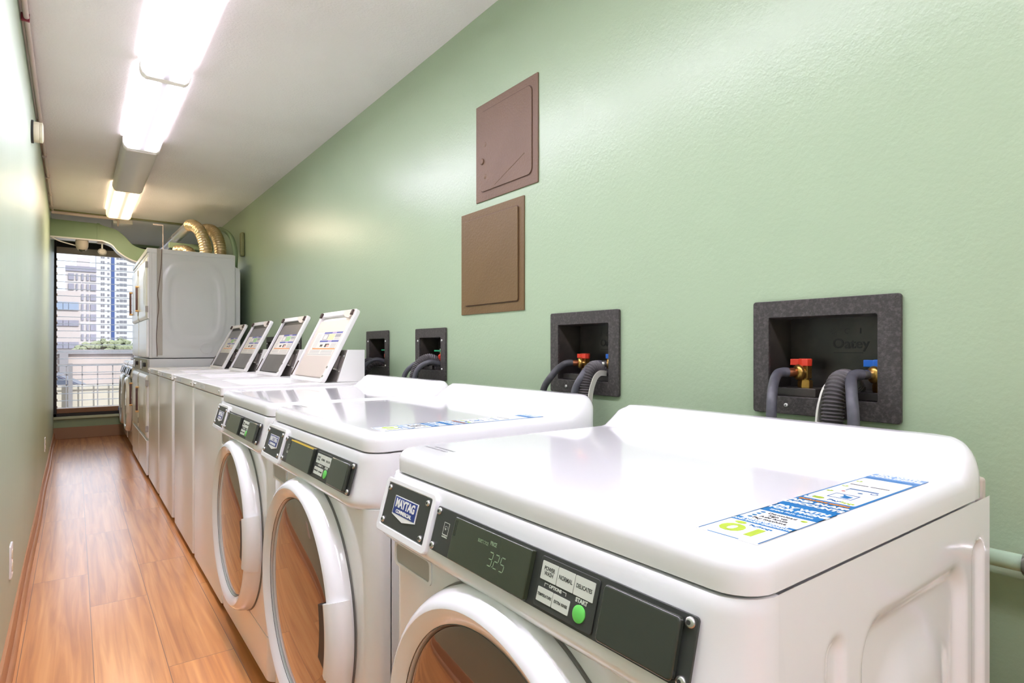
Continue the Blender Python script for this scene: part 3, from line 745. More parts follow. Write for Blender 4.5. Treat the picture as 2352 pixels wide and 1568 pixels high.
    q(.30, 1, .93, 1, 1); q(.62, .78, .935, .995, 2, 2)
    q(.32, .52, .67, .91, 3); q(.35, .49, .70, .88, 0, 2); q(.53, .76, .67, .91, 4 if not cream else 5); q(.78, .98, .78, .90, 6)
    q(.27, 1, .575, .645, 1); q(.60, .74, .58, .64, 2, 2)
    q(.36, .46, .38, .47, 7); q(.55, .70, .36, .50, 7); q(.62, .72, .36, .46, 8, 2)
    q(.10, 1, .27, .315, 9); q(0, .98, .04, .055, 6)
    for k in range(11): q(.06, .22, .34 + k * .055, .35 + k * .055, 6)
    for k in range(6): q(.78, .97, .34 + k * .035, .35 + k * .035, 6)
    for k in range(4): q(.05, .46, .10 + k * .04, .11 + k * .04, 6); q(.52, .95, .10 + k * .04, .11 + k * .04, 6)
    for k in range(3): q(.80, .97, .69 + k * .03, .70 + k * .03, 6)
    b.build('instruction_label', ['paper', 'lab_blue', 'lab_lilac', 'grey_ink', 'lab_green', 'lab_yellow', 'grey_ink', 'ink', 'lab_skin', 'lab_orange'], lid, smooth=False)
    # meter console behind the lid
    pr = [(.488, .9035), (.620, .9035), (.620, 1.052), (.538, 1.052)]
    y0, y1 = -.32, .31
    b = MB(); b.loft([[(x, y, z) for x, z in pr] for y in (y0, y1)], cap0=True, cap1=True); con = b.build('meter_console', 'white_plastic', t, bevel=.003)
    fl = math.hypot(.05, .1485); Tm = frame((.488, y1, .9035), (0, -1, 0), (.05 / fl, 0, .1485 / fl), (-.1485 / fl, 0, .05 / fl)); L = y1 - y0
    b = MB(); b.prism(rect(.004, L - .004, .003, fl - .003), .0, .004, 0, Tm); b.build('meter_face', 'gunmetal', con, bevel=.001)
    b = MB()
    for tt in (.05, .125): b.lathe([(.005, .004), (.004, .007)], 12, 0, Tm @ Matrix.Translation((L - .014, tt, 0)), cap=True)
    b.build('console_screw', 'silver', con)
    b = MB(); b.box(L - .10, L - .05, .060, .125, .004, .020, 0, Tm); b.box(L - .105, L - .045, .054, .062, .004, .024, 1, Tm); b.build('coin_return', ['gunmetal', 'silver'], con, bevel=.002)
    b = MB(); b.box(L - .24, L - .16, .075, .12, .004, .03, 0, Tm); b.build('coin_chute', 'silver', con, bevel=.002)
    b = MB(); b.lathe([(.012, 1.052), (.012, 1.062), (.008, 1.066)], 16, 0, Matrix.Translation((.58, .1, 0)), cap=True); b.build('lock', 'brass', con)
    return t
top_loader(2.94, 'white top-loading washer with cream-lined raised lid, nearest of the four', 'cream', True)
top_loader(3.66, 'white top-loading washer with dark-lined raised lid, next to the cream-lined one', 'darkgrey')
top_loader(4.44, 'white top-loading washer with dark-lined raised lid, second from the stacked dryers', 'darkgrey')
top_loader(5.17, 'white top-loading washer with dark-lined raised lid, touching the stacked dryers', 'darkgrey')

# ================================================================== stacked dryers
def stack(yc, label, panel_side):
    t = thing('stacked_dryer', (.47, yc, 0), label, 'dryer', 'stacked dryer pairs')
    hw = .355
    for nm, z0, z1 in (('lower_body', .03, .972), ('upper_body', .978, 1.868)):
        b = MB(); b.box(.012, .655 if nm == 'upper_body' else .64, -hw, hw, z0, z1); body = b.build(nm, 'steel_white', t, bevel=.004)
        if nm == 'upper_body':
            b = MB(); b.box(-.004, .645, -hw - .002, hw + .002, 1.835, 1.870); b.build('top_cap', 'steel_white', body, bevel=.003)
            # embossed side
            def h(x, z):
                cx, cz = .34, 1.42; rx, rz = .245 * (1 - .10 * ((z - cz) / .4) ** 2), .36
                d = max(abs(x - cx) / rx, abs(z - cz) / rz); v = .0
                r1 = (abs((x - cx) / rx) ** 4 + abs((z - cz) / rz) ** 4) ** .25
                v += .0034 * sstep(1.03, .92, r1) - .0034 * sstep(.82, .70, r1)
                r2 = (abs((x - cx) / (rx * .6)) ** 6 + abs((z - cz) / (rz * .62)) ** 6) ** (1 / 6)
                v += .0007 * sstep(1.05, .95, r2)
                rc = math.hypot(x - .43, z - 1.055); v += .0015 * sstep(.006, 0, abs(rc - .045))
                return v
            b = MB(); b.grid(lambda u, v: (.072 + .575 * u, -hw - .003 - h(.072 + .575 * u, .985 + .845 * v), .985 + .845 * v), 120, 150); b.build('side_sheet', 'steel_white', body, angle=70)
            ko = MB(); ko.lathe([(.046, -.0005), (.046, .0012), (.0445, .0012), (.0445, -.0005)], 40, 0, frame((.43, -hw - .0030, 1.055), (1, 0, 0), (0, 0, 1), (0, -1, 0))); ko.build('knockout_ring', 'slot', body)
            MB().box(.03, .066, -hw - .006, -hw, .984, 1.83).build('front_post', 'steel_white', body, bevel=.003)
            b = MB(); b.loft([[(x, y, z) for x, z in ((.655, 1.0), (.70, 1.04), (.70, 1.72), (.695, 1.75), (.655, 1.775))] for y in (-hw + .02, hw - .02)], cap0=True, cap1=True); b.build('rear_duct_cover', 'steel_white', body, bevel=.004)
    # sealant strip and hanging cord on the near side
    if panel_side:
        MB().box(.066, .105, -hw - .0048, -hw - .001, 1.0, 1.868).build('sealant_strip', 'tan_seal', t)
        b = MB(); b.tube(spline([(.10, -hw - .009, 1.868), (.095, -hw - .009, 1.74), (.082, -hw - .009, 1.60), (.072, -hw - .009, 1.50), (.078, -hw - .009, 1.40), (.068, -hw - .009, 1.28), (.062, -hw - .009, 1.15), (.066, -hw - .009, 1.03), (.066, -hw - .009, .99)], 8), .0022, 8); b.build('side_cord', 'brown_cord', t)
    # fronts: upper door, coin section, lower door, toe panel
    Ty = TYZ(.012)
    def door(z0, z1, hz, nm='door'):
        w = 2 * hw - .02; b = MB(); zc, h = (z0 + z1) / 2, z1 - z0
        nU, nV = 40, 30
        def f(u, v):
            s = -w / 2 + w * u; tt = z0 + h * v; e = min(u, 1 - u) * w; g = min(v, 1 - v) * h; q = min(e, g)
            n = .010 + .012 * sstep(0, .018, q) + .006 * sstep(.06, .16, q)
            return (s, tt, n)
        b.grid(f, nU, nV, 0, Ty); b.ring(rect(-w / 2, w / 2, z0, z1), rect(-w / 2 + .004, w / 2 - .004, z0 + .004, z1 - .004), 0, .0105, 0, Ty)
        d = b.build(nm, 'glossfront', t, angle=50)
        b = MB(); s = -w / 2 + .018
        b.prism(rrect(s, hz, .018, .20, .008), .028, .046, 0, Ty)
        hd = b.build('handle', 'brown_handle', d, bevel=.003)
        b = MB()
        for q in (-.108, .108): b.prism(rrect(s, hz + q, .020, .016, .006), .02, .047, 0, Ty)
        b.build('handle_cap', 'gold_end', hd, bevel=.002)
        b = MB()
        for q in (z0 + .05, z1 - .09): b.box(w / 2 - .004, w / 2 + .006, q, q + .05, .006, .026, 0, Ty)
        b.build('hinge', 'slot', d)
        return d
    door(1.30, 1.80, 1.50); door(.33, .84, .60)
    for nm, z0, z1 in (('upper_toe_panel', .99, 1.29), ('lower_toe_panel', .03, .31)):
        b = MB(); b.box(-hw + .01, hw - .01, z0, z1, 0, .018, 0, Ty); b.build(nm, 'glossfront', t, bevel=.004)
    b = MB(); b.box(-hw + .01, hw - .01, .86, .965, 0, .012, 0, Ty); cp = b.build('coin_panel', 'slot', t, bevel=.003)
    b = MB(); b.box(.10, .22, .905, .94, .012, .03, 0, Ty); b.build('coin_slide', 'black_frame', cp, bevel=.003)
    b = MB(); b.box(-.2, -.06, .88, .95, .012, .02, 0, Ty); b.build('card_reader', 'silver', cp, bevel=.003)
    b = MB(); b.box(-hw + .01, hw - .01, 1.81, 1.832, 0, .010, 0, Ty); b.build('upper_trim', 'glossfront', t)
    return t
stack(5.92, 'tall stacked dryer with grey side panel facing the camera', True)
stack(6.65, 'tall stacked dryer behind the one with the visible grey side', False)
washer(7.40, .035, 'white front-loading washer just past the stacked dryers', detail=False)
washer(8.15, .035, 'white front-loading washer with blue tag, closest to the louvred window', detail=False, blue_tag=True)

# ================================================================== wall outlet boxes, valves, hoses
def outlet_box(i, yc, zc, w_, h_, y0, y1, z0, z1, label):
    t = thing('washer_outlet_box', (XR, yc, zc), label, 'outlet box', 'black washer outlet boxes in the green wall')
    T = frame((0, 0, 0), (0, -1, 0), (0, 0, 1), (-1, 0, 0))          # s=-y, t=z, n = out of wall
    sm = (yc - (y0 + y1) / 2); tm = (z0 + z1) / 2 - zc; ow, oh = y1 - y0, z1 - z0
    b = MB(); b.ring(rrect(0, 0, w_, h_, .006, 4), rrect(sm, tm, ow, oh, .004, 4), .0005, .010, 0, T); b.build('face_frame', 'blackplastic', t, bevel=.002)
    dp = -.088
    b = MB(); inn = rrect(sm, tm, ow, oh, .004, 4); ou = rrect(sm, tm, ow + .006, oh + .006, .004, 4)
    b.ring(ou, inn, dp, .004, 0, T); b.prism(ou, dp - .003, dp, 0, T)
    tk = tm - oh / 2
    b.box(sm - ow / 2, sm - ow * .08, tk, tk + .018, dp, -.012, 0, T); b.box(sm + ow * .16, sm + ow / 2, tk, tk + .016, dp, -.012, 0, T)
    b.build('recess', 'blackinner', t, bevel=.0015)
    pts = [(-w_ * .24, -h_ * .42)] if i < 2 else [(-w_ * .40, h_ * .26), (w_ * .40, h_ * .26), (-w_ * .40, -h_ * .28), (w_ * .40, -h_ * .28)]
    for s, tt in pts:
        b = MB(); screw(b, s, tt, .010, .0042, 0, T); b.build('frame_screw', ['badge_white', 'ink'], t)
    if i < 2:
        b = MB(); b.text('Oatey', .030, sm + .02, tm + .028, 0, T, h=dp + .0003, ext=.0004, bold=.0005); b.prism(rect(sm - .015, sm + .045, tm + .008, tm + .010), dp, dp + .001, 0, T)
        for k in range(8): b.add([(sm - .014 + .007 * math.cos(a), tm + .056 + .007 * math.sin(a), dp + .001) for a in (k * PI / 4, k * PI / 4 + .25)] + [(sm - .014, tm + .056, dp + .001)], [(0, 1, 2)], 0, T)
        b.lathe([(.006, dp + .001), (.0045, dp + .001)], 16, 0, T @ Matrix.Translation((sm + .014, tm + .056, 0)), a0=.6, a1=5); b.prism(rect(sm + .039, sm + .041, tm + .050, tm + .062), dp, dp + .001, 0, T)
        b.build('embossed_mark', mat('embossed_black', (30, 28, 26), .5) if 'embossed_black' not in bpy.data.materials else bpy.data.materials['embossed_black'], t)
    def valve(s, tt, col):
        # faucet body standing on its hex nut; outlet pointing out and a little left
        base = tt - .052
        b = MB(); b.lathe([(.0145, base), (.0145, base + .019)], 6, 0, Tz(s))
        b.lathe([(.0155, base + .003), (.0155, base + .016)], 6, 0, Tz(s)); b.lathe([(.009, base), (.009, tt - .004)], 16, 0, Tz(s), cap=True)
        b.box(s - .009, s + .010, tt - .030, tt - .002, -.052, -.032, 0, T)
        v = b.build('valve', 'brass', t, bevel=.0012)
        Td = T @ Matrix.Translation((s, tt - .016, -.034)) @ Matrix.Rotation(math.radians(-35), 4, 'Y')
        b = MB(); b.lathe([(.008, -.004), (.008, .004), (.0165, .006), (.0175, .010), (.0175, .013), (.015, .0165), (.012, .018)], 32, 0, Td, cap=True); b.build('hose_coupling', 'brass', v)
        b = MB(); b.lathe([(.0085, .018), (.0095, .022), (.0095, .030), (.009, .034)], 20, 0, Td, cap=True); b.build('hose_ferrule', 'copper' if col == 'red' else 'silver', v)
        b = MB(); b.lathe([(.0085, tt - .004), (.0145, tt - .002), (.0150, tt + .012), (.0135, tt + .014)], 8, 0, Tz(s), cap=True)
        b.box(s - .030, s + .004, tt - .001, tt + .013, -.050, -.034, 0, T); b.build('valve_handle', col, v, bevel=.0018)
        return (Td @ Vector((0, 0, .034)), (Td.to_3x3() @ Vector((0, 0, 1))))
    def Tz(s): return Matrix.Translation((.042, -s, 0))
    ends = []
    if i < 2:
        vy = ((.654, .502), (1.3495, 1.224))[i]
        ends.append(valve(yc - vy[0], tm - .018, 'red'))
        ends.append(valve(yc - vy[1], tm - .018, 'blue'))
    else:
        s = .012; tt = tm - .012
        b = MB(); b.lathe([(.013, tt - .05), (.013, tt - .03), (.009, tt - .02), (.006, tt + .02)], 14, 0, Tz(s), cap=True); b.lathe([(.010, tt - .018), (.0145, tt - .012), (.0145, tt + .004), (.009, tt + .010)], 14, 1, Tz(s), cap=True)
        b.tube([(.042, .055 - s, tt - .035), (.042, -.06 - s, tt - .035)], .009, 12, 0)
        v = b.build('valve', ['brass', 'red'], t)
        b = MB(); b.box(s - .042, s + .030, tt + .022, tt + .028, -.048, -.030, 0, T); b.lathe([(.007, tt + .018), (.007, tt + .034)], 10, 1, Tz(s), cap=True); b.build('lever', [mat('green_lever', (40, 160, 110), .3) if 'green_lever' not in bpy.data.materials else bpy.data.materials['green_lever'], 'silver'], v)
        for sg in (-1, 1): ends.append((Vector((.030, -(s + sg * .058), tt - .035)), Vector((-1, .35, 0)).normalized()))
    root = Matrix.Translation(t.location)
    return t, [(root @ p, d) for p, d in ends]
BL = ['large black outlet box above the nearest washer, red and blue valves inside', 'black outlet box with red valve, second from the camera',
      'narrow black outlet box with corrugated drain hose, above the third front-loading washer', 'narrow black outlet box just right of the nearest meter console',
      'black outlet box half hidden behind the lid next to the cream-lined lid', 'dark outlet box glimpsed between the two farthest raised lids']
info = []
for i, bx in enumerate(BOXES): info.append(outlet_box(i, *bx, BL[i]))
def hose(path, label, m='rubber', r=.0105, grp='water hoses behind the washers'):
    P = spline(path, 12); b = MB(); b.tube(P, r, 16); o = b.build('water_hose', m)
    return tag(o, label, 'hose', grp)
def drain(path, label, r=.019):
    P = spline(path, 60); L = [0]
    for i in range(1, len(P)): L.append(L[-1] + (P[i] - P[i - 1]).length)
    rr = [r + .0022 * math.sin(L[i] / .0068 * 2 * PI) for i in range(len(P))]
    b = MB(); b.tube(P, rr, 20); o = b.build('drain_hose', 'corrugated'); return tag(o, label, 'hose', 'corrugated drain hoses')
def guide(path, parent_label, side, r=.020, hw=(.022, .014)):
    # pale U-shaped carrier that holds the drain hose bend
    P = spline(path, 12); b = MB(); loops = []
    for i, p in enumerate(P):
        q = P[min(i + 1, len(P) - 1)] - P[max(i - 1, 0)]; q.normalize(); sd = Vector((0, side, 0)); nn = q.cross(sd).normalized()
        c = p + sd * (r * 1.0)
        loops.append([c + nn * hw[0] + sd * .0, c + nn * hw[0] + sd * .004, c - nn * hw[1] + sd * .004, c - nn * hw[1] + sd * 0])
    b.loft(loops, cap0=True, cap1=True); o = b.build('hose_guide', 'guide'); return tag(o, parent_label, 'hose guide', 'pale drain hose guides')
for i, yo in ((0, 0.0), (1, .712)):
    nm = ('nearest outlet box', 'second outlet box')[i]; zo = (0, .006)[i]
    (p1, d1), (p2, d2) = info[i][1]
    def bend(p, d, a_, b_): return [p, p + d * .014, (1.228, p.y + d.y * .02 + a_ * .3, p.z - .007), (1.190, p.y + a_, p.z - .034), (1.170, p.y + b_, .920), (1.168, p.y + b_, .80), (1.170, p.y + b_, .70)]
    hose(bend(p1, d1, (-.002, .018)[i], (-.010, .044)[i]), 'grey rubber hose leaving the red valve of the %s' % nm, 'rubber' if i == 0 else 'rubber_dark')
    hose(bend(p2, d2, (-.008, .012)[i], (-.020, .028)[i]), 'grey rubber hose leaving the right-hand valve of the %s' % nm)
    yd = .552 + yo + (0, -.012)[i]
    pth = [(1.292, yd - .004, .945 + zo), (1.288, yd - .002, .975 + zo), (1.262, yd, .995 + zo), (1.226, yd, .993 + zo), (1.204, yd, .965 + zo), (1.196, yd, .91), (1.194, yd, .82), (1.194, yd, .72)]
    drain(pth, 'thick corrugated drain hose arching out of the %s' % nm)
    guide([(1.262, yd, .975 + zo), (1.235, yd, .975 + zo), (1.215, yd, .955 + zo), (1.200, yd, .91), (1.196, yd, .80)], 'pale curved guide clipped along the drain hose of the %s' % nm, (1, -1)[i], (.025, .020)[i], ((.022, .014), (.012, .004))[i])
BN = {2: 'narrow box above the third front loader', 3: 'narrow box beside the meter console', 4: 'box behind the raised lids', 5: 'farthest box behind the lids'}
for i in (2, 3, 4, 5):
    (p1, d1), (p2, d2) = info[i][1]
    # p1 is the far side (left in view), p2 the near side
    hose([p1, p1 + d1 * .015, (1.215, p1.y + .012, p1.z + .008), (1.170, p1.y + .045, p1.z - .04), (1.155, p1.y + .06, .85), (1.155, p1.y + .06, .74)], 'left grey rubber hose coming out of the %s' % BN[i])
    hose([p2, p2 + d2 * .015, (1.205, p2.y + .012, p2.z + .012), (1.160, p2.y + .04, p2.z - .03), (1.145, p2.y + .045, .85), (1.145, p2.y + .045, .74)], 'right grey rubber hose coming out of the %s' % BN[i])
    if i == 2:
        yd = (p1.y + p2.y) / 2 + .012
        drain([(1.288, yd, .965), (1.28, yd, .995), (1.245, yd, 1.015), (1.20, yd + .006, 1.0), (1.175, yd + .014, .95), (1.168, yd + .016, .88), (1.168, yd + .016, .74)], 'corrugated drain hose with white clamp in the narrow box')
        tag(MB().lathe([(.020, .905), (.020, .925)], 20, 0, Matrix.Translation((1.171, yd + .015, 0)), cap=True).build('hose_clamp', 'white_plastic'), 'white clamp ring around the corrugated drain hose', 'clamp')
    if i == 3:
        yd = (p1.y + p2.y) / 2 + .03
        drain([(1.285, yd, .97), (1.27, yd, .985), (1.23, yd + .01, .975), (1.20, yd + .02, .93), (1.19, yd + .025, .85), (1.19, yd + .025, .74)], 'dark corrugated drain hose behind the nearest meter console', .014)

# ================================================================== access panels
def access(y0, y1, z0, z1, m, label, knob, r):
    t = thing('access_panel', (XR, (y0 + y1) / 2, (z0 + z1) / 2), label, 'access panel', 'painted steel access panels')
    w_, h_ = y1 - y0, z1 - z0; T = frame((0, 0, 0), (0, -1, 0), (0, 0, 1), (-1, 0, 0))
    b = MB(); b.prism(rrect(0, 0, w_, h_, .002, 2), .0, .005, 0, T); b.build('panel_frame', m, t, bevel=.0015)
    b = MB(); dw, dh_ = w_ - .062, h_ - .066
    ou = rrect(.001, .002, dw, dh_, r, 6); b.prism(ou, .005, .0105 if not knob else .0085, 0, T)
    d = b.build('panel_door', m, t, bevel=.0015)
    b = MB(); b.ring(rrect(.001, .002, dw + .006, dh_ + .006, r + .003, 6), rrect(.001, .002, dw, dh_, r, 6), .004, .0055, 0, T); b.build('door_gap', mat(m + '_gap', (84, 58, 42), .6), t)
    if knob:
        s = -dw / 2 + .018
        b = MB(); b.lathe([(.012, .0085), (.012, .012), (.009, .014), (.006, .0135)], 18, 0, T @ Matrix.Translation((s, -.035, 0)), cap=True); b.build('latch_knob', m, d)
        b = MB()
        for dz in (.025, -.095): b.lathe([(.010, .0085), (.006, .0105)], 8, 0, T @ Matrix.Translation((s + .018, dz, 0)), cap=True)
        b.build('filled_hole', m, d)
        b = MB(); b.tube([T @ Vector((-.06, -h_ / 2 + .045, .0088)), T @ Vector((.12, -.07, .0088))], .0008, 6); b.build('scratch', 'access_lo', d)
    return t
access(1.529, 1.907, 1.617, 1.986, 'access_up', 'upper brown painted steel access panel with round latch on the green wall', True, .022)
access(1.605, 2.015, 1.191, 1.589, 'access_lo', 'lower olive-brown painted access panel below the one with a latch', False, .008)

# ================================================================== pipe at lower right on the wall
t = thing('wall_pipe', (1.215, .1, .716), 'pale green pipe with braided fitting low on wall at right edge', 'pipe')
MB().tube([(0, .6, 0), (0, .155, .0)], .0135, 18).build('pipe', mat('pale_green_pipe', (176, 200, 172), .4), t)
MB().lathe([(.018, -.02), (.021, -.014), (.021, .014), (.018, .02)], 20, 0, frame((0, .145, 0), (1, 0, 0), (0, 0, 1), (0, -1, 0)), cap=True).build('fitting', 'silver', t)
MB().tube(spline([(0, .135, 0), (0, .112, -.004), (0, .098, -.03), (0, .096, -.09)], 8), .010, 14).build('elbow', 'galv', t)
b = MB(); b.tube(spline([(1.215, .096, .622), (1.213, .11, .60), (1.205, .165, .60), (1.195, .235, .55), (1.20, .26, .45), (1.205, .265, .25), (1.20, .265, .05)], 12), .011, 16)
tag(b.build('braided_hose', mat('braided_steel', (200, 198, 194), .4, metal=.6, bump=(500, .9, .003))), 'braided steel hose looping at the bottom right corner', 'hose')

# ================================================================== left wall fittings
def wall_x(y, z): return lw((y - YB) / (YF - YB), z / ZC)[0]
def outlet(y, z, label, w_=.075, h_=.118):
    x = wall_x(y, z); t = thing('wall_outlet', (x, y, z), label, 'outlet'); T = frame((0, 0, 0), (0, 1, 0), (0, 0, 1), (1, 0, 0))
    MB().prism(rrect(0, 0, w_, h_, .006), -.002, .006, 0, T).build('cover_plate', 'white_plastic', t, bevel=.002)
    b = MB()
    for k in (-.022, .022): b.prism(rrect(0, k, .032, .030, .010), .006, .0075, 0, T)
    b.build('socket', 'alarm', t)
outlet(2.74, .305, 'white wall outlet low on the left green wall, nearer one')
outlet(5.94, .297, 'small white wall outlet low on left wall near the far window', .07, .11)
x = wall_x(3.73, 2.125); t = thing('wall_alarm', (x, 3.73, 2.125), 'round ivory alarm sounder high on the left wall', 'alarm'); T = frame((0, 0, 0), (0, 1, 0), (0, 0, 1), (1, 0, 0))
MB().lathe([(.056, -.004), (.056, .008), (.052, .010)], 32, 0, T, cap=True).build('base_plate', 'rubber_and_shade', t)
MB().lathe([(.050, .008), (.050, .030), (.047, .034)], 32, 0, T, cap=True).build('body', 'alarm', t)
MB().lathe([(.049, .034), (.049, .044), (.040, .047)], 32, 0, T, cap=True).build('cover', 'alarm', t)
# conduit along the ceiling corner
t = thing('conduit', (0, 0, 0), 'pale conduit running along the corner of left wall and ceiling', 'conduit')
P = [(wall_x(y, 2.31) + .019, y, 2.318 - .004 * math.sin(y * 2.2)) for y in [YB + .01 + k * (6.80 - YB) / 40 for k in range(41)]]
MB().tube(P, .009, 12).build('pipe', 'conduit', t)
P2 = [(x - .006, y, z + .0125) for x, y, z in P]; MB().tube(P2, .005, 8).build('cable', 'rubber_and_shade', t)
for y in (2.0, 2.9, 4.2, 4.9, 5.5, 6.1, 6.6):
    MB().box(wall_x(y, 2.31) + .002, wall_x(y, 2.31) + .029, y - .006, y + .006, 2.303, 2.333).build('clip', 'conduit' if y != 2.9 else 'redtape', t, bevel=.002)
t = thing('cross_conduit', (0, 6.80, 0), 'pinkish conduit crossing the ceiling just before the green duct', 'conduit')
MB().tube([(-.17, 0, 2.300), (.30, 0, 2.300), (.325, .005, 2.297)], .014, 12).build('pipe', 'conduit', t)
MB().tube(spline([(.325, .0, 2.298), (.335, .01, 2.29), (.335, .03, 2.265), (.335, .06, 2.245)], 6), .008, 10).build('elbow', 'conduit', t)
tag(MB().box(.30, .46, 6.93, 7.25, 2.285, 2.34).build('junction_box', 'ceiling', bevel=.003), 'small plaster-coloured box on the ceiling behind the green duct bend', 'box')

# ================================================================== green S-shaped duct
bot = [(-.186, 2.112), (.19, 2.112), (.225, 2.108), (.292, 2.080), (.342, 2.020), (.413, 1.967), (.486, 1.935), (.58, 1.918), (.70, 1.915)]
top = [(-.189, 2.272), (.19, 2.268), (.233, 2.252), (.324, 2.228), (.400, 2.168), (.460, 2.098), (.524, 2.068), (.60, 2.056), (.70, 2.053)]
def curve2(pts): return [pts[0]] + [(v.x, v.z) for v in spline([(x, 0, z) for x, z in pts[1:]], 7)]
B2, T2 = curve2(bot), curve2(top)
t = thing('air_duct', (0, 0, 0), 'green rectangular duct running from the left wall and swooping down behind the stacked dryers', 'duct')
b = MB(); b.loft([[(x0, 6.985, z0), (x1, 6.985, z1), (x1, 7.12, z1), (x0, 7.12, z0)] for (x0, z0), (x1, z1) in zip(B2, T2)], cap0=True, cap1=True); b.build('duct_body', 'duct', t, bevel=.003)
b = MB(); b.loft([[(x0, 6.979, z0 - .014), (x0, 6.979, z0), (x0, 7.126, z0), (x0, 7.126, z0 - .014)] for (x0, z0) in B2], cap0=True, cap1=True); b.build('lit_underside_strip', 'white_plastic', t)  # white strip paints the underside of the duct as brightly lit
b = MB(); b.box(.172, .195, 6.981, 7.12, 2.108, 2.272); b.build('joint_band', 'duct', t, bevel=.002)
# camera and spot under it
t = thing('dome_camera', (.055, 7.05, 2.097), 'ivory security camera hanging under the green duct', 'camera')
MB().lathe([(.052, 0), (.052, -.02), (.050, -.055), (.040, -.085), (.026, -.095)], 28, 0, cap=True).build('housing', 'cream', t)
MB().lathe([(.024, 0), (.024, .012), (.018, .016)], 20, 0, frame((.0, -.02, -.086), (1, 0, 0), (0, .5, .86), (0, -.86, -.5)), cap=True).build('lens', 'charcoal_gloss', t)
t = thing('spotlight', (.215, 7.05, 2.092), 'small round spotlight on a stem beside the security camera', 'spotlight')
MB().lathe([(.045, 0), (.045, -.006)], 20, 0, cap=True).build('mount', 'cream', t)
MB().tube([(0, 0, 0), (0, 0, -.06)], .007, 10).build('stem', 'white_plastic', t)
T = frame((0, -.01, -.09), (1, 0, 0), (0, .4, .9), (0, -.9, .4))
MB().lathe([(.036, -.02), (.036, .010), (.026, .012)], 24, 0, T, cap=True).build('lamp_head', 'slot', t)
MB().lathe([(.025, .0125), (.024, .015)], 20, 0, T, cap=True).build('lamp_face', 'lens_end', t)
b = MB(); b.tube(spline([(-.168, 6.96, 2.092), (-.12, 7.02, 2.075), (-.05, 7.05, 2.06), (.01, 7.08, 2.05)], 8), .006, 8)
tag(b.build('camera_cable', 'white_plastic'), 'thin white cable running to the security camera', 'cable')

# ================================================================== dryer exhaust ducts
def flex(path, label, r=.05, bell=False):
    P = spline(path, 24); L = [0]
    for i in range(1, len(P)): L.append(L[-1] + (P[i] - P[i - 1]).length)
    rr = [r + .0025 * math.sin(L[i] / .022 * 2 * PI) for i in range(len(P))]
    b = MB(); b.tube(P, rr, 24); o = b.build('flexible_duct', 'foil'); return tag(o, label, 'duct', 'foil exhaust ducts on top of the dryers')
flex([(.93, 5.78, 1.873), (.922, 5.78, 1.97), (.89, 5.82, 2.09), (.85, 5.90, 2.15), (.83, 5.99, 2.165)], 'left crinkled silver foil duct, yellow light in its colour, arching over the dryer top')
flex([(1.06, 5.85, 1.875), (1.056, 5.86, 1.97), (1.04, 5.92, 2.08), (1.01, 6.02, 2.15), (.96, 6.18, 2.17)], 'right crinkled silver foil duct, yellow light in its colour, nearest the green wall')
flex([(.88, 6.22, 1.873), (.87, 6.22, 1.93), (.84, 6.28, 1.97), (.78, 6.38, 1.98)], 'low foil duct bend behind the arching foil ducts', .055)
b = MB(); b.tube([(.826, 6.0, 2.163), (.80, 6.5, 2.14), (.74, 7.6, 2.10)], .042, 20); b.tube([(.797, 6.55, 2.138), (.796, 6.57, 2.137)], .045, 20)
tag(b.build('rigid_duct', 'galv'), 'straight silver metal duct running behind the foil ducts', 'duct')
t = thing('hanging_bracket', (.66, 6.35, 0), 'pale wire hanger dropping from the ceiling beside the silver duct', 'bracket')
MB().box(-.003, .003, -.003, .003, 1.875, 2.21).build('rod', 'conduit', t)
MB().box(-.08, .0, -.005, .005, 2.20, 2.21).build('arm', 'conduit', t)
tag(MB().box(.50, .80, 6.10, 6.40, 1.8705, 1.888).build('board', 'brownwood', bevel=.003), 'flat dark board lying on top of the stacked dryers', 'board')
b = MB(); b.tube(spline([(1.17, 5.80, 1.78), (1.17, 5.80, 1.95), (1.15, 5.92, 2.10), (1.12, 6.2, 2.2)], 8), .022, 12)
tag(b.build('vertical_pipe', 'duct'), 'dark green pipe rising behind the dryer beside the wall', 'pipe')
tag(MB().box(1.215, 1.249, 5.78, 5.84, 1.90, 2.12).build('pipe_cover', 'strip', bevel=.012, seg=3), 'olive vertical cover strip on the wall behind the dryer', 'cover')

# ================================================================== outside the window
def om(n, c, r=.8): return mat(n, tuple(v * .78 for v in c), r, spec=.2)
G = -.86
struct(MB().box(-60, 120, YF + .2, 900, G - .2, G).build('ground', om('street_ground', (168, 164, 162)), smooth=False))
struct(MB().box(-3, 6, YF + .1, 12.45, -.12, .0).build('trim_4', om('walkway', (150, 140, 130)), smooth=False))
# railing wall
tag(MB().box(-3, 6, 12.50, 12.62, 0 - .2, .42).build('parapet', om('cream_wall', (214, 206, 190)), bevel=.01), 'low cream parapet wall outside the window', 'wall')
t = thing('railing', (0, 12.40, 0), 'grey metal grid railing outside the window', 'railing')
om('rail_grey', (142, 140, 142), .5); M['rg'] = bpy.data.materials['rail_grey']
MB().box(-3, 6, -.02, .02, .755, .79).build('top_rail', 'rg', t)
for z in (.60, .43): MB().box(-3, 6, -.008, .008, z, z + .016).build('middle_rail', 'rg', t)
for k in range(22): x = -1.62 + k * .215; MB().box(x - .008, x + .008, -.008, .008, .0, .76).build('baluster', 'rg', t, smooth=False)
for x in (-.06, 1.9): MB().box(x - .03, x + .03, -.03, .03, .0, .80).build('post', 'rg', t)
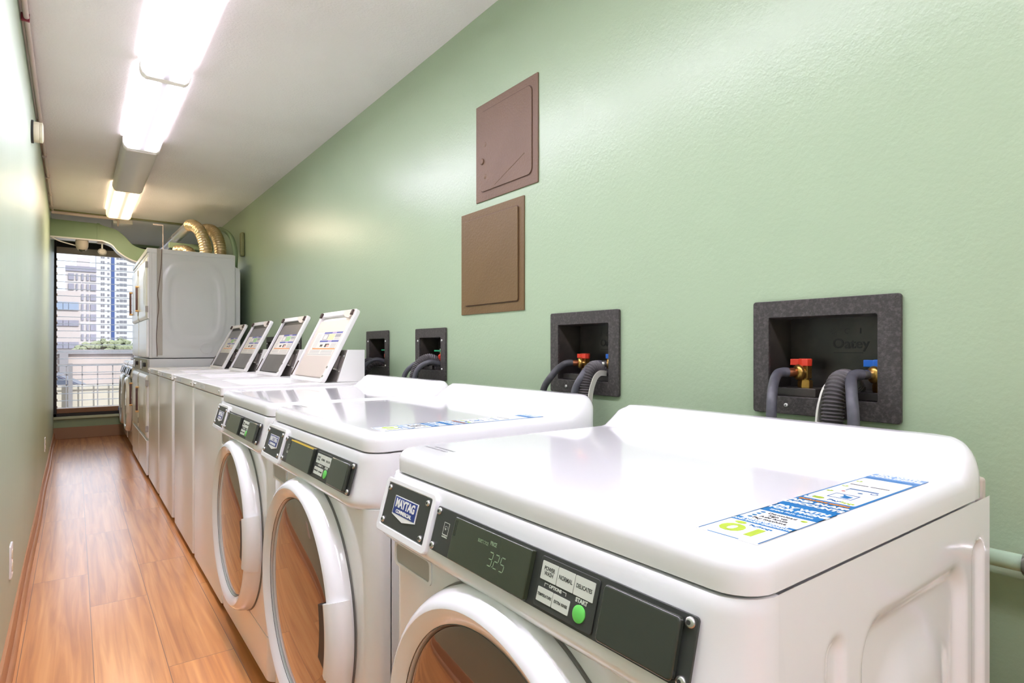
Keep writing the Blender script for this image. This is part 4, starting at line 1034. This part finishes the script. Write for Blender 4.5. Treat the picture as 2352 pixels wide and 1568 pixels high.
# car
def car(x, y, label):
    t = thing('car', (x, y, G), label, 'car')
    om('car_body', (60, 66, 88), .3); M['cb'] = bpy.data.materials['car_body']; om('car_glass', (96, 104, 120), .1); M['cg'] = bpy.data.materials['car_glass']
    pr = [(-2.2, .35), (2.2, .35), (2.25, .62), (2.05, .86), (1.15, .98), (.45, 1.38), (-.2, 1.46), (-1.2, 1.44), (-1.9, 1.10), (-2.2, 1.0)]
    b = MB(); b.loft([[(a, yy, z * (1 if abs(yy) < .7 else .985)) for a, z in pr] for yy in (-.85, -.7, .7, .85)], cap0=True, cap1=True); b.build('body', 'cb', t, bevel=.04)
    pr = [(-1.35, 1.0), (1.0, 1.0), (.42, 1.33), (-.2, 1.40), (-1.15, 1.38)]
    for yy in (-.862, .842): b = MB(); b.loft([[(a, y2, z) for a, z in pr] for y2 in (yy, yy + .02)], cap0=True, cap1=True); b.build('side_window', 'cg', t)
    for a in (-1.4, 1.4):
        for yy in (-.8, .8): MB().tube([(a, yy - .1, .33), (a, yy + .1, .33)], .33, 24).build('wheel', 'rubber_and_shade', t)
car(-.75, 16.5, 'dark blue-grey car parked beyond the railing outside the window')
# carpark deck edge and low wall
t = thing('parking_deck', (0, 38, 0), 'pinkish concrete parking deck seen beyond the car', 'parking deck')
M['pc'] = om('pink_concrete', (200, 186, 180)); M['gc'] = om('grey_concrete', (150, 148, 152))
MB().box(-12, 20, 0, .6, G, .75).build('deck_wall', 'pc', t); MB().box(-12, 20, -.15, .75, .75, .98).build('deck_edge', 'gc', t)
for x in (-.45, 2.75, 6.0): MB().box(x - .18, x + .18, -.25, .0, G, .78).build('pillar', 'gc', t)
# shrubs
def shrub(x, y, r, h, c, label):
    b = MB(); rnd = random.Random(int(x * 100))
    for k in range(130):
        a = rnd.uniform(0, 2 * PI); q = r * math.sqrt(rnd.random()); z = .85 + (h) * rnd.random() * (1 - (q / r) ** 2 * .7); s = rnd.uniform(.14, .30)
        px, py = x + q * math.cos(a), y + .5 * q * math.sin(a)
        vs = []; ico = [(0, 0, 1), (.9, 0, .4), (.28, .85, .4), (-.72, .53, .4), (-.72, -.53, .4), (.28, -.85, .4), (.7, .5, -.5), (-.3, .85, -.5), (-.9, 0, -.5), (-.3, -.85, -.5), (.7, -.5, -.5), (0, 0, -1)]
        fs = [(0, 1, 2), (0, 2, 3), (0, 3, 4), (0, 4, 5), (0, 5, 1), (1, 6, 2), (2, 7, 3), (3, 8, 4), (4, 9, 5), (5, 10, 1), (2, 6, 7), (3, 7, 8), (4, 8, 9), (5, 9, 10), (1, 10, 6), (11, 7, 6), (11, 8, 7), (11, 9, 8), (11, 10, 9), (11, 6, 10)]
        b.add([(px + a_ * s * rnd.uniform(.7, 1.2), py + b_ * s, z + c_ * s * .7) for a_, b_, c_ in ico], fs)
    b.box(x - .1, x + .1, y - .1, y + .1, G, 1.2)
    tag(b.build('shrub', mat(label[:20], c, .9, noise=((84, 92, 70), 2, .7)), angle=10), label, 'shrub', 'shrubs along the street')
shrub(1.9, 41, 1.9, .75, (118, 124, 98), 'olive shrub in front of the far building, left one')
shrub(6.2, 42, 1.7, .7, (132, 122, 98), 'brownish shrub to the right of the olive one')
# buildings (far)
M['tw'] = om('tower_white', (208, 208, 212)); M['tb'] = om('tower_blue', (70, 92, 146), .5); M['twin'] = om('tower_window', (128, 128, 136), .4)
def at(u, y):      # world x for a picture column at distance y
    k = (u - 1176) / F_PX; s_, c_ = math.sin(YAW), math.cos(YAW)
    return y * (s_ + k * c_) / (c_ - k * s_)
YT = 400.0
def zt(v, u, y):
    x = at(u, y); d = x * math.sin(YAW) + y * math.cos(YAW); return CAM_H + (799 - v) * d / F_PX
t = thing('tower_block', (at(262, YT), YT, G), 'tall white apartment tower with a vertical blue stripe', 'building')
cx = at(262, YT); x0, x1 = at(221, YT) - cx, at(330, YT) - cx; H = zt(540, 250, YT) - G
MB().box(x0, x1, 0, 18, 0, H).build('facade', 'tw', t, smooth=False)
MB().box(at(255.5, YT) - cx, at(263, YT) - cx, -.4, 0, 0, H).build('blue_stripe', 'tb', t, smooth=False)
proto = None; nrow = 24
for r_ in range(nrow):
    z = 18 + r_ * 3.0 - 14
    for u, ww in ((236, 1.7), (249, .9), (270.5, 1.1), (283, 3.4)):
        x = at(u, YT) - cx
        if u in (236, 283):
            o = MB(); o.box(x - ww / 2, x - .12, -.15, .02, z, z + 1.5); o.box(x + .12, x + ww / 2, -.15, .02, z, z + 1.5)
        else: o = MB(); o.box(x - ww / 2, x + ww / 2, -.15, .02, z, z + 1.1)
        o.build('window', 'twin', t, smooth=False)
YM = 200.0
M['mb'] = om('mid_building', (204, 198, 198)); M['mg'] = om('mid_grey', (150, 150, 166)); M['mgl'] = om('mid_glass', (150, 166, 190), .2)
t = thing('apartment_building', (at(200, YM), YM, G), 'pale apartment block with grey balcony columns left of the tower', 'building'); cx = at(200, YM)
H = zt(624, 200, YM) - G
MB().box(at(150, YM) - cx, at(221.5, YM) - cx, 0, 14, 0, H).build('facade', 'mb', t, smooth=False)
MB().box(at(150, YM) - cx, at(221.5, YM) - cx, -.3, 14, H, H + 1.4).build('roof_parapet', 'mg', t, smooth=False)
MB().box(at(176, YM) - cx, at(207, YM) - cx, 2, 10, H + 1.4, H + 4.0).build('roof_house', 'mb', t, smooth=False)
for k in range(11):
    z = H - 2.4 - k * 2.75
    if z < 1: break
    for ua, ub in ((157, 170), (175, 179), (187, 192), (199, 204), (208, 221)):
        a, c = at(ua, YM) - cx, at(ub, YM) - cx; MB().box(a, c, -.3, .02, z, z + 1.7).build('balcony', 'mg', t, smooth=False)
YL = 90.0
t = thing('low_building', (at(150, YL), YL, G), 'beige low-rise building with a band of blue windows', 'building'); cx = at(150, YL)
M['lb'] = om('low_beige', (200, 190, 188)); H = zt(668, 150, YL) - G
MB().box(at(60, YL) - cx, at(184, YL) - cx, 0, 10, 0, H).build('facade', 'lb', t, smooth=False)
for va, vb, m_ in ((693, 712, 'mgl'), (735, 748, 'mg'), (785, 800, 'mg')):
    for ua, ub in ((130, 144), (145, 157), (158, 181)):
        MB().box(at(ua, YL) - cx, at(ub, YL) - cx, -.15, .02, zt(vb, 150, YL) - G, zt(va, 150, YL) - G).build('window', m_, t, smooth=False)
# distant hills
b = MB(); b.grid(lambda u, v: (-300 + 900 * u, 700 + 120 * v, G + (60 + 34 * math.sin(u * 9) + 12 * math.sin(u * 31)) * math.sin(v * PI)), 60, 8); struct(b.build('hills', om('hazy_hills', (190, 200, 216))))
